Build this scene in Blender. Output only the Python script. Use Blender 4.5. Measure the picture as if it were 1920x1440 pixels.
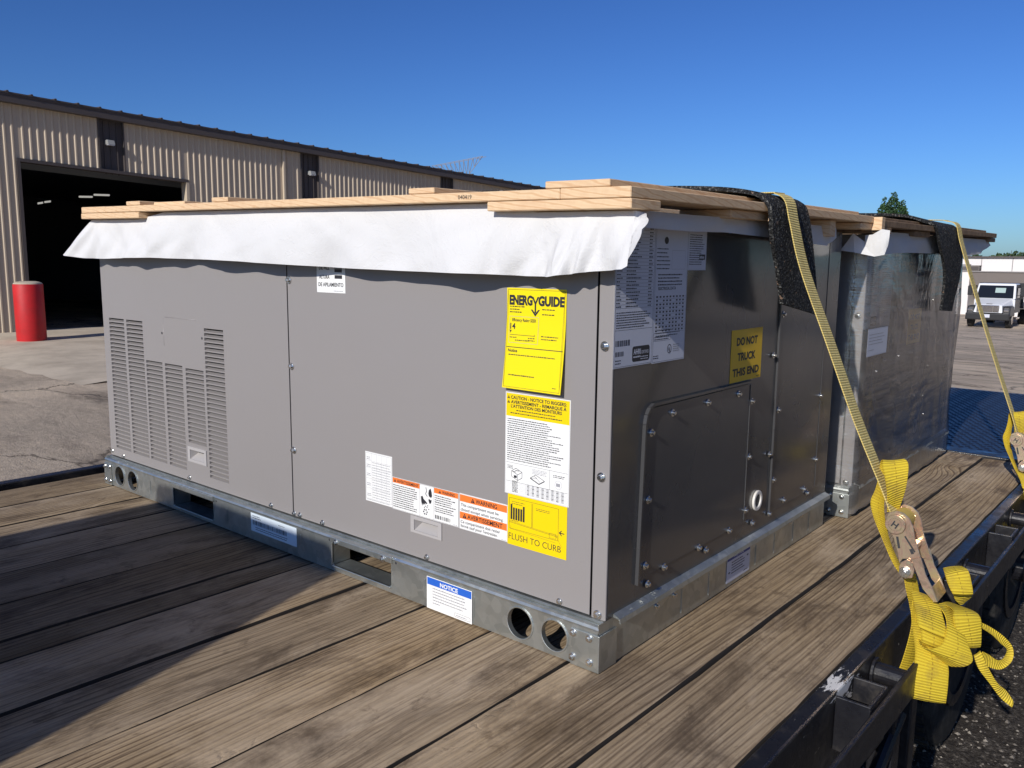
import bpy, bmesh, math, random
from mathutils import Vector, Matrix
random.seed(7)
for o in list(bpy.data.objects): bpy.data.objects.remove(o)
SC = bpy.context.scene
COL = SC.collection
R = math.radians

# ------------------------------------------------------------------ camera
cd = bpy.data.cameras.new('camera'); cam = bpy.data.objects.new('camera', cd); COL.objects.link(cam)
cd.sensor_fit = 'HORIZONTAL'; cd.sensor_width = 36.0; cd.lens = 36.0*1553.61/1920.0
cd.clip_start = 0.05; cd.clip_end = 4000
cam.location = (0.75388, -1.15140, 0.71464)
cam.rotation_euler = (1.423990, -0.010896, 0.695558)
SC.camera = cam

# ------------------------------------------------------------------ light
SUNV = Vector((0.12, -1.0, 0.50)).normalized()
sun_el = math.asin(SUNV.z); sun_az = math.atan2(SUNV.x, SUNV.y)
world = bpy.data.worlds.new('World'); SC.world = world; world.use_nodes = True
wn = world.node_tree.nodes; wl = world.node_tree.links; wn.clear()
sky = wn.new('ShaderNodeTexSky'); sky.sky_type = 'NISHITA'; sky.sun_disc = False
sky.sun_elevation = sun_el; sky.sun_rotation = sun_az
sky.altitude = 300; sky.air_density = 1.0; sky.dust_density = 0.6; sky.ozone_density = 3.0
bg = wn.new('ShaderNodeBackground'); bg.inputs['Strength'].default_value = 0.10
sg = wn.new('ShaderNodeGamma'); sg.inputs['Gamma'].default_value = 1.3
st = wn.new('ShaderNodeMix'); st.data_type = 'RGBA'; st.blend_type = 'MULTIPLY'; st.inputs[0].default_value = 1.0; st.inputs[7].default_value = (.235, .360, .575, 1)
wo = wn.new('ShaderNodeOutputWorld')
wl.new(sky.outputs[0], sg.inputs['Color']); wl.new(sg.outputs[0], st.inputs[6]); wl.new(st.outputs[2], bg.inputs['Color']); wl.new(bg.outputs[0], wo.inputs['Surface'])
sl = bpy.data.lights.new('sun', 'SUN'); sl.energy = 4.2; sl.angle = R(0.53); sl.color = (1.0, 0.95, 0.88)
sun = bpy.data.objects.new('sun', sl); COL.objects.link(sun)
sun.rotation_euler = SUNV.to_track_quat('Z', 'Y').to_euler(); sun.location = (5, -20, 12)
SC.view_settings.view_transform = 'Standard'; SC.view_settings.look = 'None'
SC.view_settings.exposure = 0.0; SC.view_settings.gamma = 1.0
try: SC.view_settings.use_curve_mapping = False
except Exception: pass

# ------------------------------------------------------------------ material helpers
def mat(name, color=(.5,.5,.5), rough=.5, metal=0.0, spec=.5):
    m = bpy.data.materials.new(name); m.use_nodes = True
    b = m.node_tree.nodes['Principled BSDF']
    b.inputs['Base Color'].default_value = (*color, 1); b.inputs['Roughness'].default_value = rough
    b.inputs['Metallic'].default_value = metal
    b.inputs['Specular IOR Level'].default_value = spec
    return m
def nd(m, t, **kw):
    n = m.node_tree.nodes.new('ShaderNode'+t)
    for k, v in kw.items():
        if k in n.inputs: n.inputs[k].default_value = v
        else: setattr(n, k, v)
    return n
def lk(m, a, b): m.node_tree.links.new(a, b)
def bsdf(m): return m.node_tree.nodes['Principled BSDF']
def coords(m, scale=(1,1,1), rnd=0.0, kind='Object', loc=(0,0,0), rot=(0,0,0)):
    tc = nd(m, 'TexCoord'); mp = nd(m, 'Mapping'); mp.inputs['Scale'].default_value = scale
    mp.inputs['Location'].default_value = loc; mp.inputs['Rotation'].default_value = rot
    src = tc.outputs[kind]
    if rnd:
        oi = nd(m, 'ObjectInfo'); mu = nd(m, 'VectorMath', operation='SCALE'); 
        cb = nd(m, 'CombineXYZ'); 
        for i, k in enumerate((rnd, rnd*3.1, rnd*.7)):
            q = nd(m, 'Math', operation='MULTIPLY'); q.inputs[1].default_value = k
            lk(m, oi.outputs['Random'], q.inputs[0]); lk(m, q.outputs[0], cb.inputs[i])
        ad = nd(m, 'VectorMath', operation='ADD'); lk(m, src, ad.inputs[0]); lk(m, cb.outputs[0], ad.inputs[1])
        src = ad.outputs[0]
    lk(m, src, mp.inputs['Vector'])
    return mp.outputs['Vector']
def noise(m, vec, scale=5, detail=4, rough=.55, dist=0.0):
    n = nd(m, 'TexNoise', Scale=scale, Detail=detail, Roughness=rough, Distortion=dist); lk(m, vec, n.inputs['Vector']); return n
def ramp(m, fac, stops, interp='LINEAR'):
    r = nd(m, 'ValToRGB'); e = r.color_ramp.elements; r.color_ramp.interpolation = interp
    while len(e) < len(stops): e.new(.5)
    for k, (p, c) in enumerate(stops):
        e[k].position = p; e[k].color = (*c, 1) if len(c) == 3 else c
    lk(m, fac, r.inputs['Fac']); return r.outputs['Color']
def mixc(m, fac, a, b, mode='MIX'):
    x = nd(m, 'Mix', data_type='RGBA', blend_type=mode)
    for s, v in ((x.inputs[0], fac), (x.inputs[6], a), (x.inputs[7], b)):
        if isinstance(v, (int, float)): s.default_value = v
        elif isinstance(v, tuple): s.default_value = (*v, 1)
        else: lk(m, v, s)
    return x.outputs[2]
def math_(m, op, a, b=None):
    x = nd(m, 'Math', operation=op)
    for i, v in enumerate((a, b)):
        if v is None: continue
        if isinstance(v, (int, float)): x.inputs[i].default_value = v
        else: lk(m, v, x.inputs[i])
    return x.outputs[0]
def maprange(m, v, a, b, c, d):
    x = nd(m, 'MapRange'); lk(m, v, x.inputs[0])
    for i, k in enumerate((a, b, c, d)): x.inputs[i+1].default_value = k
    return x.outputs[0]
def bump(m, h, strength=.3, dist=.01, prev=None):
    b = nd(m, 'Bump', Strength=strength, Distance=dist); lk(m, h, b.inputs['Height'])
    if prev is not None: lk(m, prev, b.inputs['Normal'])
    return b.outputs['Normal']
def setn(m, n): lk(m, n, bsdf(m).inputs['Normal'])
def setc(m, c): lk(m, c, bsdf(m).inputs['Base Color'])
def setr(m, r): lk(m, r, bsdf(m).inputs['Roughness'])

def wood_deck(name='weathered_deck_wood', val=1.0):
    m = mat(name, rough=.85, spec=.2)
    v = coords(m, (1, 1, 1), rnd=37.0)
    def st(sx, sy, sz):
        mp = nd(m, 'Mapping'); mp.inputs['Scale'].default_value = (sx, sy, sz); lk(m, v, mp.inputs['Vector']); return mp.outputs[0]
    slow = noise(m, st(4.5, .55, 4.5), 1.0, 2, .4)
    kn = nd(m, 'TexVoronoi', Scale=1.0, feature='F1'); lk(m, st(5.0, 2.4, 5.0), kn.inputs['Vector'])
    kd = kn.outputs['Distance']; kr = nd(m, 'SeparateXYZ'); lk(m, kn.outputs['Color'], kr.inputs[0])
    has = math_(m, 'GREATER_THAN', kr.outputs[0], .5)              # only some cells carry a knot
    kpush = math_(m, 'MULTIPLY', math_(m, 'POWER', 2.718, math_(m, 'MULTIPLY', math_(m, 'MULTIPLY', kd, kd), -16.0)), has)
    sep = nd(m, 'SeparateXYZ'); lk(m, v, sep.inputs[0])
    small = noise(m, st(40, 3, 40), 1.0, 3, .6)
    ringc = math_(m, 'ADD', math_(m, 'MULTIPLY', sep.outputs[0], 150.0), math_(m, 'MULTIPLY', slow.outputs['Fac'], 22.0))
    ringc = math_(m, 'ADD', ringc, math_(m, 'MULTIPLY', kpush, 7.0))
    ringc = math_(m, 'ADD', ringc, math_(m, 'MULTIPLY', small.outputs['Fac'], 1.0))
    rings = math_(m, 'PINGPONG', ringc, 1.0)
    fibre = noise(m, st(260, 4, 260), 1.0, 4, .65)
    fibre2 = noise(m, st(95, 1.9, 95), 1.0, 6, .74)
    stain = noise(m, st(9, 3.6, 9), 1.0, 8, .70, .4)
    blot = noise(m, st(26, 15, 26), 1.0, 6, .74, .5)
    dust = noise(m, st(5, 1.7, 5), 1.0, 6, .66, .4)
    vis = maprange(m, noise(m, st(3, .9, 3), 1.0, 2, .5).outputs['Fac'], .33, .58, .4, 1.0)
    base = ramp(m, rings, [(0, (.36,.265,.165)), (.45, (.46,.35,.225)), (.68, (.34,.25,.16)), (1, (.085,.056,.034))])
    base = mixc(m, vis, (.40,.30,.19), base)
    base = mixc(m, maprange(m, fibre2.outputs['Fac'], .36, .48, .75, .0), base, (.14,.098,.062))
    base = mixc(m, maprange(m, fibre.outputs['Fac'], .3, .62, .55, .0), base, (.19,.14,.092))
    base = mixc(m, maprange(m, fibre2.outputs['Fac'], .55, .72, .0, .6), base, (.56,.44,.30))
    base = mixc(m, maprange(m, dust.outputs['Fac'], .50, .68, 0, .75), base, (.55,.435,.31))
    base = mixc(m, maprange(m, stain.outputs['Fac'], .49, .66, 0, .78), base, (.085,.058,.038))
    base = mixc(m, maprange(m, blot.outputs['Fac'], .57, .69, 0, .65), base, (.115,.08,.052))
    base = mixc(m, math_(m, 'MULTIPLY', maprange(m, kd, .055, .14, .92, 0), has), base, (.10,.06,.034))
    grey = noise(m, st(2.3, .9, 2.3), 1.0, 3, .5)
    hsv = nd(m, 'HueSaturation'); lk(m, base, hsv.inputs['Color'])
    oi = nd(m, 'ObjectInfo')
    lk(m, maprange(m, grey.outputs['Fac'], .3, .7, .92, 1.15), hsv.inputs['Saturation'])
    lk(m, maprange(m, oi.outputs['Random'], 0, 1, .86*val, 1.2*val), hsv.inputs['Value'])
    setc(m, hsv.outputs[0])
    crack = nd(m, 'TexVoronoi', feature='DISTANCE_TO_EDGE', Scale=1.0)
    wv = nd(m, 'VectorMath', operation='ADD'); lk(m, st(48, 18, 48), wv.inputs[0]); lk(m, blot.outputs['Color'], wv.inputs[1]); lk(m, wv.outputs[0], crack.inputs['Vector'])
    ck = math_(m, 'MULTIPLY', maprange(m, crack.outputs['Distance'], 0, .10, 1, 0), maprange(m, dust.outputs['Fac'], .62, .70, 0, 1))
    n1 = bump(m, math_(m, 'MULTIPLY', rings, vis), .9, .0022)
    n2 = bump(m, fibre2.outputs['Fac'], .9, .004, n1)
    n3 = bump(m, fibre.outputs['Fac'], .5, .0012, n2)
    n4 = bump(m, math_(m, 'MULTIPLY', ck, -1.0), .55, .0025, n3)
    n5 = bump(m, dust.outputs['Fac'], .4, .012, n4)
    n6 = bump(m, math_(m, 'MULTIPLY', kpush, .6), .5, .01, n5)
    setn(m, n6)
    return m
def pine():
    m = mat('fresh_pine', rough=.65, spec=.3)
    v = coords(m, (1,1,1), rnd=11.0)
    w = nd(m, 'TexWave', wave_type='BANDS', bands_direction='DIAGONAL', Scale=26.0, Distortion=5.0, Detail=3.0); w.inputs['Detail Scale'].default_value = 1.2
    mp = nd(m, 'Mapping'); mp.inputs['Scale'].default_value = (.35, .35, 2.2); lk(m, v, mp.inputs['Vector']); lk(m, mp.outputs[0], w.inputs['Vector'])
    n = noise(m, v, 60, 4, .6)
    c = ramp(m, w.outputs['Fac'], [(0, (.74,.52,.31)), (.7, (.78,.57,.35)), (1, (.66,.42,.23))])
    c = mixc(m, maprange(m, n.outputs['Fac'], .45, .75, 0, .35), c, (.58,.36,.2))
    big = noise(m, v, 7, 3, .6)
    c = mixc(m, maprange(m, big.outputs['Fac'], .55, .8, 0, .5), c, (.62,.36,.2))
    setc(m, c); setn(m, bump(m, n.outputs['Fac'], .25, .002)); return m
def grey_wood():
    m = mat('weathered_crate_wood', rough=.8, spec=.2)
    v = coords(m, (1,1,1), rnd=11.0); n = noise(m, v, 40, 5, .65)
    c = ramp(m, n.outputs['Fac'], [(.3, (.16,.105,.062)), (.7, (.34,.23,.14))]); setc(m, c)
    setn(m, bump(m, n.outputs['Fac'], .4, .003)); return m
def paint(name, col, rough=.4, spec=.5):
    m = mat(name, col, rough, 0, spec)
    v = coords(m); n = noise(m, v, 3.2, 4, .5); f = noise(m, v, 700, 2, .5); s = noise(m, v, 45, 4, .7)
    c = mixc(m, maprange(m, n.outputs['Fac'], .3, .7, .0, .10), col, tuple(x*.8 for x in col))
    c = mixc(m, maprange(m, s.outputs['Fac'], .66, .80, 0, .16), c, tuple(x*.55 for x in col))
    setc(m, c); setr(m, maprange(m, n.outputs['Fac'], .3, .7, rough-.08, rough+.14))
    b1 = bump(m, n.outputs['Fac'], .22, .016); setn(m, bump(m, f.outputs['Fac'], .05, .0006, b1)); return m
def galv():
    m = mat('galvanised_steel', (.5,.52,.51), .38, .85)
    v = coords(m); vo = nd(m, 'TexVoronoi', Scale=55.0); lk(m, v, vo.inputs['Vector'])
    n = noise(m, v, 9, 5, .65)
    c = mixc(m, vo.outputs['Color'], (.40,.43,.42), (.56,.585,.57)); c = mixc(m, maprange(m, n.outputs['Fac'], .5, .75, 0, .5), c, (.36,.37,.34))
    setc(m, c); setr(m, maprange(m, n.outputs['Fac'], .3, .7, .28, .48)); setn(m, bump(m, n.outputs['Fac'], .12, .006)); return m
def black_steel(chipped=False):
    m = mat('chipped_black_enamel' if chipped else 'black_enamelled_steel', (.012,.012,.014), .28, 0, .6)
    v = coords(m); n = noise(m, v, 14, 5, .7); d = noise(m, v, 120, 3, .6)
    dust = maprange(m, n.outputs['Fac'], .52, .75, 0, .5)
    c = mixc(m, dust, (.012,.012,.015), (.085,.07,.055))
    vm = nd(m, 'VectorMath', operation='DISTANCE'); lk(m, v, vm.inputs[0]); vm.inputs[1].default_value = (.322, .275, .0)
    ch = noise(m, coords(m, (9, 3, 9), loc=(3, 1, 2)), 5.5, 6, .75, .8)
    chip = math_(m, 'MULTIPLY', maprange(m, vm.outputs['Value'], .02, .10, 1, 0), 1.0)
    chip = math_(m, 'GREATER_THAN', math_(m, 'ADD', ch.outputs['Fac'], math_(m, 'MULTIPLY', chip, .26)), .70)
    if chipped: c = mixc(m, chip, c, (.78,.76,.72))
    setc(m, c); setr(m, maprange(m, n.outputs['Fac'], .35, .7, .22, .6))
    setn(m, bump(m, d.outputs['Fac'], .12, .002, bump(m, n.outputs['Fac'], .2, .004))); return m
def webbing(name, c1, c2, c3):
    m = mat(name, c1, .7, 0, .3)
    tc = nd(m, 'TexCoord'); sp = nd(m, 'SeparateXYZ'); lk(m, tc.outputs['UV'], sp.inputs[0])
    ph = math_(m, 'MULTIPLY', sp.outputs[0], 1/.0052); rib = math_(m, 'PINGPONG', ph, .5); rib = math_(m, 'MULTIPLY', rib, 2.0)
    n = noise(m, coords(m), 26, 5, .65)
    c = mixc(m, maprange(m, rib, .0, .55, 1, 0), c1, c2)
    c = mixc(m, maprange(m, n.outputs['Fac'], .48, .72, 0, .8), c, c3)
    mid = math_(m, 'ABSOLUTE', math_(m, 'SUBTRACT', sp.outputs[1], .5))
    stitch = math_(m, 'MULTIPLY', maprange(m, mid, .012, .03, 1, 0), math_(m, 'GREATER_THAN', math_(m, 'FRACT', math_(m, 'MULTIPLY', sp.outputs[0], 1/.009)), .45))
    edge = maprange(m, mid, .44, .49, 0, .45)
    c = mixc(m, math_(m, 'MULTIPLY', stitch, .55), c, (.25,.13,.02)); c = mixc(m, edge, c, c2)
    setc(m, c); setn(m, bump(m, rib, .8, .0018)); return m
def zinc():
    m = mat('yellow_zinc_plate', (.6,.5,.35), .3, .88)
    v = coords(m); n = noise(m, v, 26, 6, .7, 1.2)
    c = ramp(m, n.outputs['Fac'], [(.3, (.66,.60,.36)), (.42, (.80,.66,.46)), (.52, (.72,.50,.38)), (.60, (.52,.38,.27)), (.68, (.58,.60,.42)), (.8, (.80,.70,.44))])
    setc(m, c); d = noise(m, v, 220, 3, .6); setr(m, maprange(m, n.outputs['Fac'], .3, .7, .26, .42)); setn(m, bump(m, d.outputs['Fac'], .1, .001)); return m
def rubber_crumb():
    m = mat('crumb_rubber', (.02,.02,.02), .85, 0, .3)
    v = coords(m); vo = nd(m, 'TexVoronoi', Scale=210.0); lk(m, v, vo.inputs['Vector']); n = noise(m, v, 170, 3, .7)
    c = ramp(m, n.outputs['Fac'], [(.42, (.010,.010,.011)), (.56, (.03,.031,.031)), (.66, (.17,.17,.16))])
    sp = math_(m, 'GREATER_THAN', noise(m, v, 120, 1, .5).outputs['Fac'], .71); c = mixc(m, sp, c, (.20,.13,.09))
    setc(m, c); setn(m, bump(m, vo.outputs['Distance'], 1.0, .004)); return m
def paper():
    m = mat('white_wrap_paper', (.655,.65,.64), .75, 0, .2)
    v = coords(m); n = noise(m, v, 9, 5, .6, .6); f = noise(m, v, 60, 4, .6)
    vo = nd(m, 'TexVoronoi', feature='DISTANCE_TO_EDGE', Scale=7.0); wv = nd(m, 'VectorMath', operation='ADD'); lk(m, v, wv.inputs[0]); lk(m, n.outputs['Color'], wv.inputs[1]); lk(m, wv.outputs[0], vo.inputs['Vector'])
    cr = maprange(m, vo.outputs['Distance'], 0, .08, 1, 0)
    setn(m, bump(m, cr, .12, .006, bump(m, n.outputs['Fac'], .22, .02))); return m
def tyre():
    m = mat('tyre_rubber', (.018,.017,.016), .8, 0, .3); v = coords(m); n = noise(m, v, 12, 5, .7)
    setc(m, mixc(m, maprange(m, n.outputs['Fac'], .45, .7, 0, .6), (.016,.016,.016), (.09,.08,.068))); return m
def rib_siding():
    m = mat('tan_steel_siding', (.48,.40,.30), .5, 0, .4); v = coords(m, (1,1,.25)); n = noise(m, v, 1.3, 6, .7); f = noise(m, v, 9, 4, .6)
    c = mixc(m, maprange(m, n.outputs['Fac'], .4, .7, 0, .35), (.52,.43,.32), (.40,.33,.24)); setc(m, c)
    setn(m, bump(m, f.outputs['Fac'], .1, .02)); return m
def yard():
    m = mat('dusty_asphalt_yard', (.2,.17,.14), .95, 0, .15)
    v = coords(m)
    big = noise(m, v, .22, 5, .6, .4); mid = noise(m, coords(m, (.8, 2.2, 1), rot=(0, 0, R(25))), .9, 6, .68, .5); sm = noise(m, v, 11, 6, .75); gr = noise(m, v, 95, 4, .75)
    c = ramp(m, mid.outputs['Fac'], [(.34, (.26,.205,.15)), (.44, (.58,.465,.345)), (.56, (.80,.65,.48)), (.72, (.66,.535,.40))])
    c = mixc(m, maprange(m, big.outputs['Fac'], .44, .62, 0, .5), c, (.20,.175,.15))
    c = mixc(m, maprange(m, sm.outputs['Fac'], .48, .68, 0, .5), c, (.76,.62,.47))
    c = mixc(m, maprange(m, gr.outputs['Fac'], .52, .68, 0, .55), c, (.17,.14,.105))
    sp_ = nd(m, 'SeparateXYZ'); lk(m, v, sp_.inputs[0]); near = math_(m, 'MULTIPLY', maprange(m, sp_.outputs[0], -.6, .1, 0, 1), maprange(m, sp_.outputs[1], 6, 16, 1, 0))
    near = math_(m, 'MULTIPLY', near, maprange(m, sp_.outputs[0], 2.2, 4.5, 1, 0))
    gvl = noise(m, v, 60, 4, .8); gc = ramp(m, gvl.outputs['Fac'], [(.38, (.03,.025,.022)), (.55, (.09,.078,.066)), (.68, (.26,.23,.195))])
    c = mixc(m, near, c, gc)
    vo = nd(m, 'TexVoronoi', feature='DISTANCE_TO_EDGE', Scale=.33); wv = nd(m, 'VectorMath', operation='ADD'); lk(m, v, wv.inputs[0]); lk(m, mid.outputs['Color'], wv.inputs[1]); lk(m, wv.outputs[0], vo.inputs['Vector'])
    c = mixc(m, maprange(m, vo.outputs['Distance'], 0, .012, .8, 0), c, (.05,.042,.036))
    setc(m, c); setn(m, bump(m, gr.outputs['Fac'], .8, .018, bump(m, sm.outputs['Fac'], .6, .05))); return m
def leaf(name, a, b):
    m = mat(name, a, .6, 0, .3); oi = nd(m, 'TexCoord'); n = noise(m, coords(m), 1.7, 3, .6); f = noise(m, coords(m), 14, 2, .6)
    c = mixc(m, maprange(m, n.outputs['Fac'], .35, .65, 0, 1), a, b); c = mixc(m, maprange(m, f.outputs['Fac'], .4, .7, 0, .5), c, tuple(x*.5 for x in a)); setc(m, c); return m
def film_mat():
    m = bpy.data.materials.new('clear_stretch_film'); m.use_nodes = True; nt = m.node_tree; nt.nodes.clear()
    out = nd(m, 'OutputMaterial'); tr = nd(m, 'BsdfTransparent'); gl = nd(m, 'BsdfGlossy', Roughness=.10); df = nd(m, 'BsdfDiffuse')
    df.inputs['Color'].default_value = (.6,.6,.6,1)
    v = coords(m, (1, 1.0, 14), rot=(R(16), 0, 0)); n = noise(m, v, 2.6, 6, .68, .4); n2 = noise(m, coords(m), 4, 4, .6, 1.0)
    nb = bump(m, n2.outputs['Fac'], .16, .04, bump(m, n.outputs['Fac'], .14, .012)); lk(m, nb, gl.inputs['Normal'])
    fr = nd(m, 'Fresnel', IOR=1.5); lk(m, nb, fr.inputs['Normal'])
    f2 = math_(m, 'ADD', math_(m, 'MULTIPLY', fr.outputs[0], 1.1), .14)
    mx = nd(m, 'MixShader'); lk(m, f2, mx.inputs[0]); lk(m, tr.outputs[0], mx.inputs[1]); lk(m, gl.outputs[0], mx.inputs[2])
    mx2 = nd(m, 'MixShader'); lk(m, maprange(m, n.outputs['Fac'], .42, .74, .06, .18), mx2.inputs[0]); lk(m, mx.outputs[0], mx2.inputs[1]); lk(m, df.outputs[0], mx2.inputs[2])
    lk(m, mx2.outputs[0], out.inputs['Surface']); return m
def emis(name, col, s):
    m = mat(name, col, .5); b = bsdf(m); b.inputs['Emission Color'].default_value = (*col, 1); b.inputs['Emission Strength'].default_value = s; return m

M = dict(
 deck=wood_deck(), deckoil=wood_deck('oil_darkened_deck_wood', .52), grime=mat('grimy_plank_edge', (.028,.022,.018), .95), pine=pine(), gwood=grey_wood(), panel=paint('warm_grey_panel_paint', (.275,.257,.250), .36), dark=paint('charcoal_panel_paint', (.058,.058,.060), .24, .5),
 galv=galv(), black=black_steel(), blackchip=black_steel(True), web=webbing('yellow_webbing', (.80,.60,.045), (.50,.33,.02), (.42,.29,.05)),
 weblt=webbing('dusty_yellow_webbing', (.88,.73,.30), (.52,.37,.09), (.62,.48,.18)),
 zinc=zinc(), crumb=rubber_crumb(), paper=paper(), tyre=tyre(), siding=rib_siding(), yard=yard(), film=film_mat(),
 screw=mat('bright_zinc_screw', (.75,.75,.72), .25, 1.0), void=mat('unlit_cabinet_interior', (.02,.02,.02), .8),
 gap=mat('dark_seam_gasket', (.03,.03,.034), .6), white=mat('sticker_white', (.82,.82,.80), .45), yellow=mat('sticker_yellow', (.86,.70,.0), .45), deepamber=mat('sticker_deep_amber', (.86,.54,.02), .45), amber=mat('sticker_amber', (.85,.62,.0), .45),  # gap: near-black standing in for shade in seams, holes and slots
 orange=mat('sticker_orange', (.86,.20,.035), .45), ink=mat('sticker_ink', (.025,.025,.03), .5), grey=mat('sticker_grey_print', (.33,.33,.35), .5), blue=mat('sticker_blue', (.02,.12,.55), .45),
 navy=mat('sticker_dark_blue', (.03,.06,.28), .45), sheet=mat('data_sheet_paper', (.60,.62,.70), .4), pvc=mat('white_pvc', (.75,.72,.66), .4), red=paint('red_bollard_sleeve', (.52,.012,.018), .5, .4), trim=paint('dark_bronze_trim', (.075,.062,.058), .5),
 concrete=mat('pale_concrete', (.6,.52,.42), .9), inner=mat('shed_interior_steel', (.22,.24,.27), .7), tube=emis('lit_fluorescent_tube', (.95,.93,.85), .42),
 glassdark=mat('dark_tinted_glass', (.012,.014,.018), .12), truckw=mat('white_truck_paint', (.75,.76,.78), .3), chrome=mat('chrome', (.75,.75,.75), .15, 1.0), blackpl=mat('black_plastic', (.015,.015,.016), .45),
 farw=mat('white_painted_wall', (.74,.70,.67), .7), farb=mat('brown_awning_metal', (.16,.135,.12), .7), fargrey=mat('grey_cladding', (.28,.26,.25), .7),
 lattice=mat('galvanised_lattice', (.35,.35,.37), .5, .6), leafd=leaf('conifer_foliage', (.035,.075,.030), (.06,.12,.045)), leafm=leaf('broadleaf_foliage', (.045,.08,.03), (.075,.11,.045)), bark=mat('bark', (.10,.075,.055), .9),
 tread=mat('blue_black_tread_steel', (.022,.028,.045), .42, .35), tarp=mat('dull_green_tarp', (.05,.07,.06), .7), lens=mat('red_reflector', (.45,.02,.015), .3), lampw=mat('lamp_white', (.30,.30,.29), .4),
)
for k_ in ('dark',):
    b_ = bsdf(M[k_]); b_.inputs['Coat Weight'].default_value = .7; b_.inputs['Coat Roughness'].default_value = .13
m_ = M['red']; v_ = coords(m_); n_ = noise(m_, v_, 7, 6, .75); z_ = nd(m_, 'SeparateXYZ'); lk(m_, v_, z_.inputs[0])
sc_ = math_(m_, 'GREATER_THAN', math_(m_, 'ADD', n_.outputs['Fac'], maprange(m_, z_.outputs[2], -.78, -.5, .10, 0)), .70)
c_ = mixc(m_, maprange(m_, n_.outputs['Fac'], .4, .62, 0, .45), (.54,.014,.018), (.38,.02,.02)); setc(m_, mixc(m_, sc_, c_, (.30,.16,.12)))
v_ = coords(M['concrete']); n_ = noise(M['concrete'], v_, 1.4, 7, .7); setc(M['concrete'], mixc(M['concrete'], maprange(M['concrete'], n_.outputs['Fac'], .4, .68, 0, .8), (.60,.51,.39), (.36,.30,.225)))

# ------------------------------------------------------------------ mesh helpers
class MB:
    def __init__(s): s.v=[]; s.f=[]; s.m=[]; s.uv=None
    def add(s, vs, fs, mi=0):
        o=len(s.v); s.v += [tuple(x) for x in vs]; s.f += [tuple(i+o for i in f) for f in fs]; s.m += [mi]*len(fs); return s
    def box(s, x0,x1,y0,y1,z0,z1, mi=0):
        return s.add([(x0,y0,z0),(x1,y0,z0),(x1,y1,z0),(x0,y1,z0),(x0,y0,z1),(x1,y0,z1),(x1,y1,z1),(x0,y1,z1)],
              [(0,3,2,1),(4,5,6,7),(0,1,5,4),(1,2,6,5),(2,3,7,6),(3,0,4,7)], mi)
    def hexa(s, p, mi=0):   # 8 points: 4 bottom ring, 4 top ring (counter-clockwise seen from above)
        return s.add(p, [(0,3,2,1),(4,5,6,7),(0,1,5,4),(1,2,6,5),(2,3,7,6),(3,0,4,7)], mi)
    def tube(s, a, b, r, seg=12, mi=0, r2=None, caps=True):
        a=Vector(a); b=Vector(b); d=(b-a).normalized(); u=d.orthogonal().normalized(); w=d.cross(u); r2=r if r2 is None else r2
        A=[a+(u*math.cos(t)+w*math.sin(t))*r for t in [2*math.pi*i/seg for i in range(seg)]]
        B=[b+(u*math.cos(t)+w*math.sin(t))*r2 for t in [2*math.pi*i/seg for i in range(seg)]]
        fs=[(i,(i+1)%seg,seg+(i+1)%seg,seg+i) for i in range(seg)]
        if caps: fs += [tuple(reversed(range(seg))), tuple(range(seg,2*seg))]
        return s.add(A+B, fs, mi)
    def ring(s, c, axis, r0, r1, h, seg=24, mi=0):   # flat washer-like ring
        c=Vector(c); d=Vector(axis).normalized(); u=d.orthogonal().normalized(); w=d.cross(u); P=[]
        for off,r in ((0,r0),(0,r1),(h,r1),(h,r0)):
            P += [c+d*off+(u*math.cos(t)+w*math.sin(t))*r for t in [2*math.pi*i/seg for i in range(seg)]]
        fs=[]
        for k in range(4):
            for i in range(seg):
                fs.append((k*seg+i, k*seg+(i+1)%seg, ((k+1)%4)*seg+(i+1)%seg, ((k+1)%4)*seg+i))
        return s.add(P, fs, mi)
    def prism(s, poly, ax, c0, c1, mi=0):     # poly of 2D points extruded along axis ax
        def p3(q, c): return {0:(c,q[0],q[1]),1:(q[0],c,q[1]),2:(q[0],q[1],c)}[ax]
        n=len(poly)
        return s.add([p3(q,c0) for q in poly]+[p3(q,c1) for q in poly], [tuple(range(n)), tuple(reversed(range(n,2*n)))]+[(i,n+i,n+(i+1)%n,(i+1)%n) for i in range(n)], mi)
    def mesh(s, name, mats, bevel=0, seg=2, smooth=False, fixn=True, merge=False):
        me=bpy.data.meshes.new(name); me.from_pydata(s.v, [], s.f)
        for m in mats: me.materials.append(m)
        if len(mats)>1: me.polygons.foreach_set('material_index', s.m)
        if bevel or fixn or merge:
            bm=bmesh.new(); bm.from_mesh(me)
            if merge: bmesh.ops.remove_doubles(bm, verts=bm.verts, dist=1e-5)
            if fixn: bmesh.ops.recalc_face_normals(bm, faces=bm.faces)
            if bevel: bmesh.ops.bevel(bm, geom=[e for e in bm.edges if len(e.link_faces)==2 and e.calc_face_angle(0)>.5], offset=bevel, segments=seg, affect='EDGES', profile=.5, clamp_overlap=True)
            bm.to_mesh(me); bm.free()
        if smooth:
            me.polygons.foreach_set('use_smooth', [True]*len(me.polygons))
        me.update(); return me
def mlist(m): return [M[k] if isinstance(k, str) else k for k in (m if isinstance(m, (list, tuple)) else [m])]
def obj(name, me, parent=None, loc=None, **kw):
    o=bpy.data.objects.new(name, me); COL.objects.link(o)
    if parent is not None:
        o.parent=parent
        pl = parent.get('_base'); 
        o.location = (-pl[0], -pl[1], -pl[2]) if (pl is not None and loc is None) else (loc or (0,0,0))
    elif loc: o.location=loc
    return o
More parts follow.
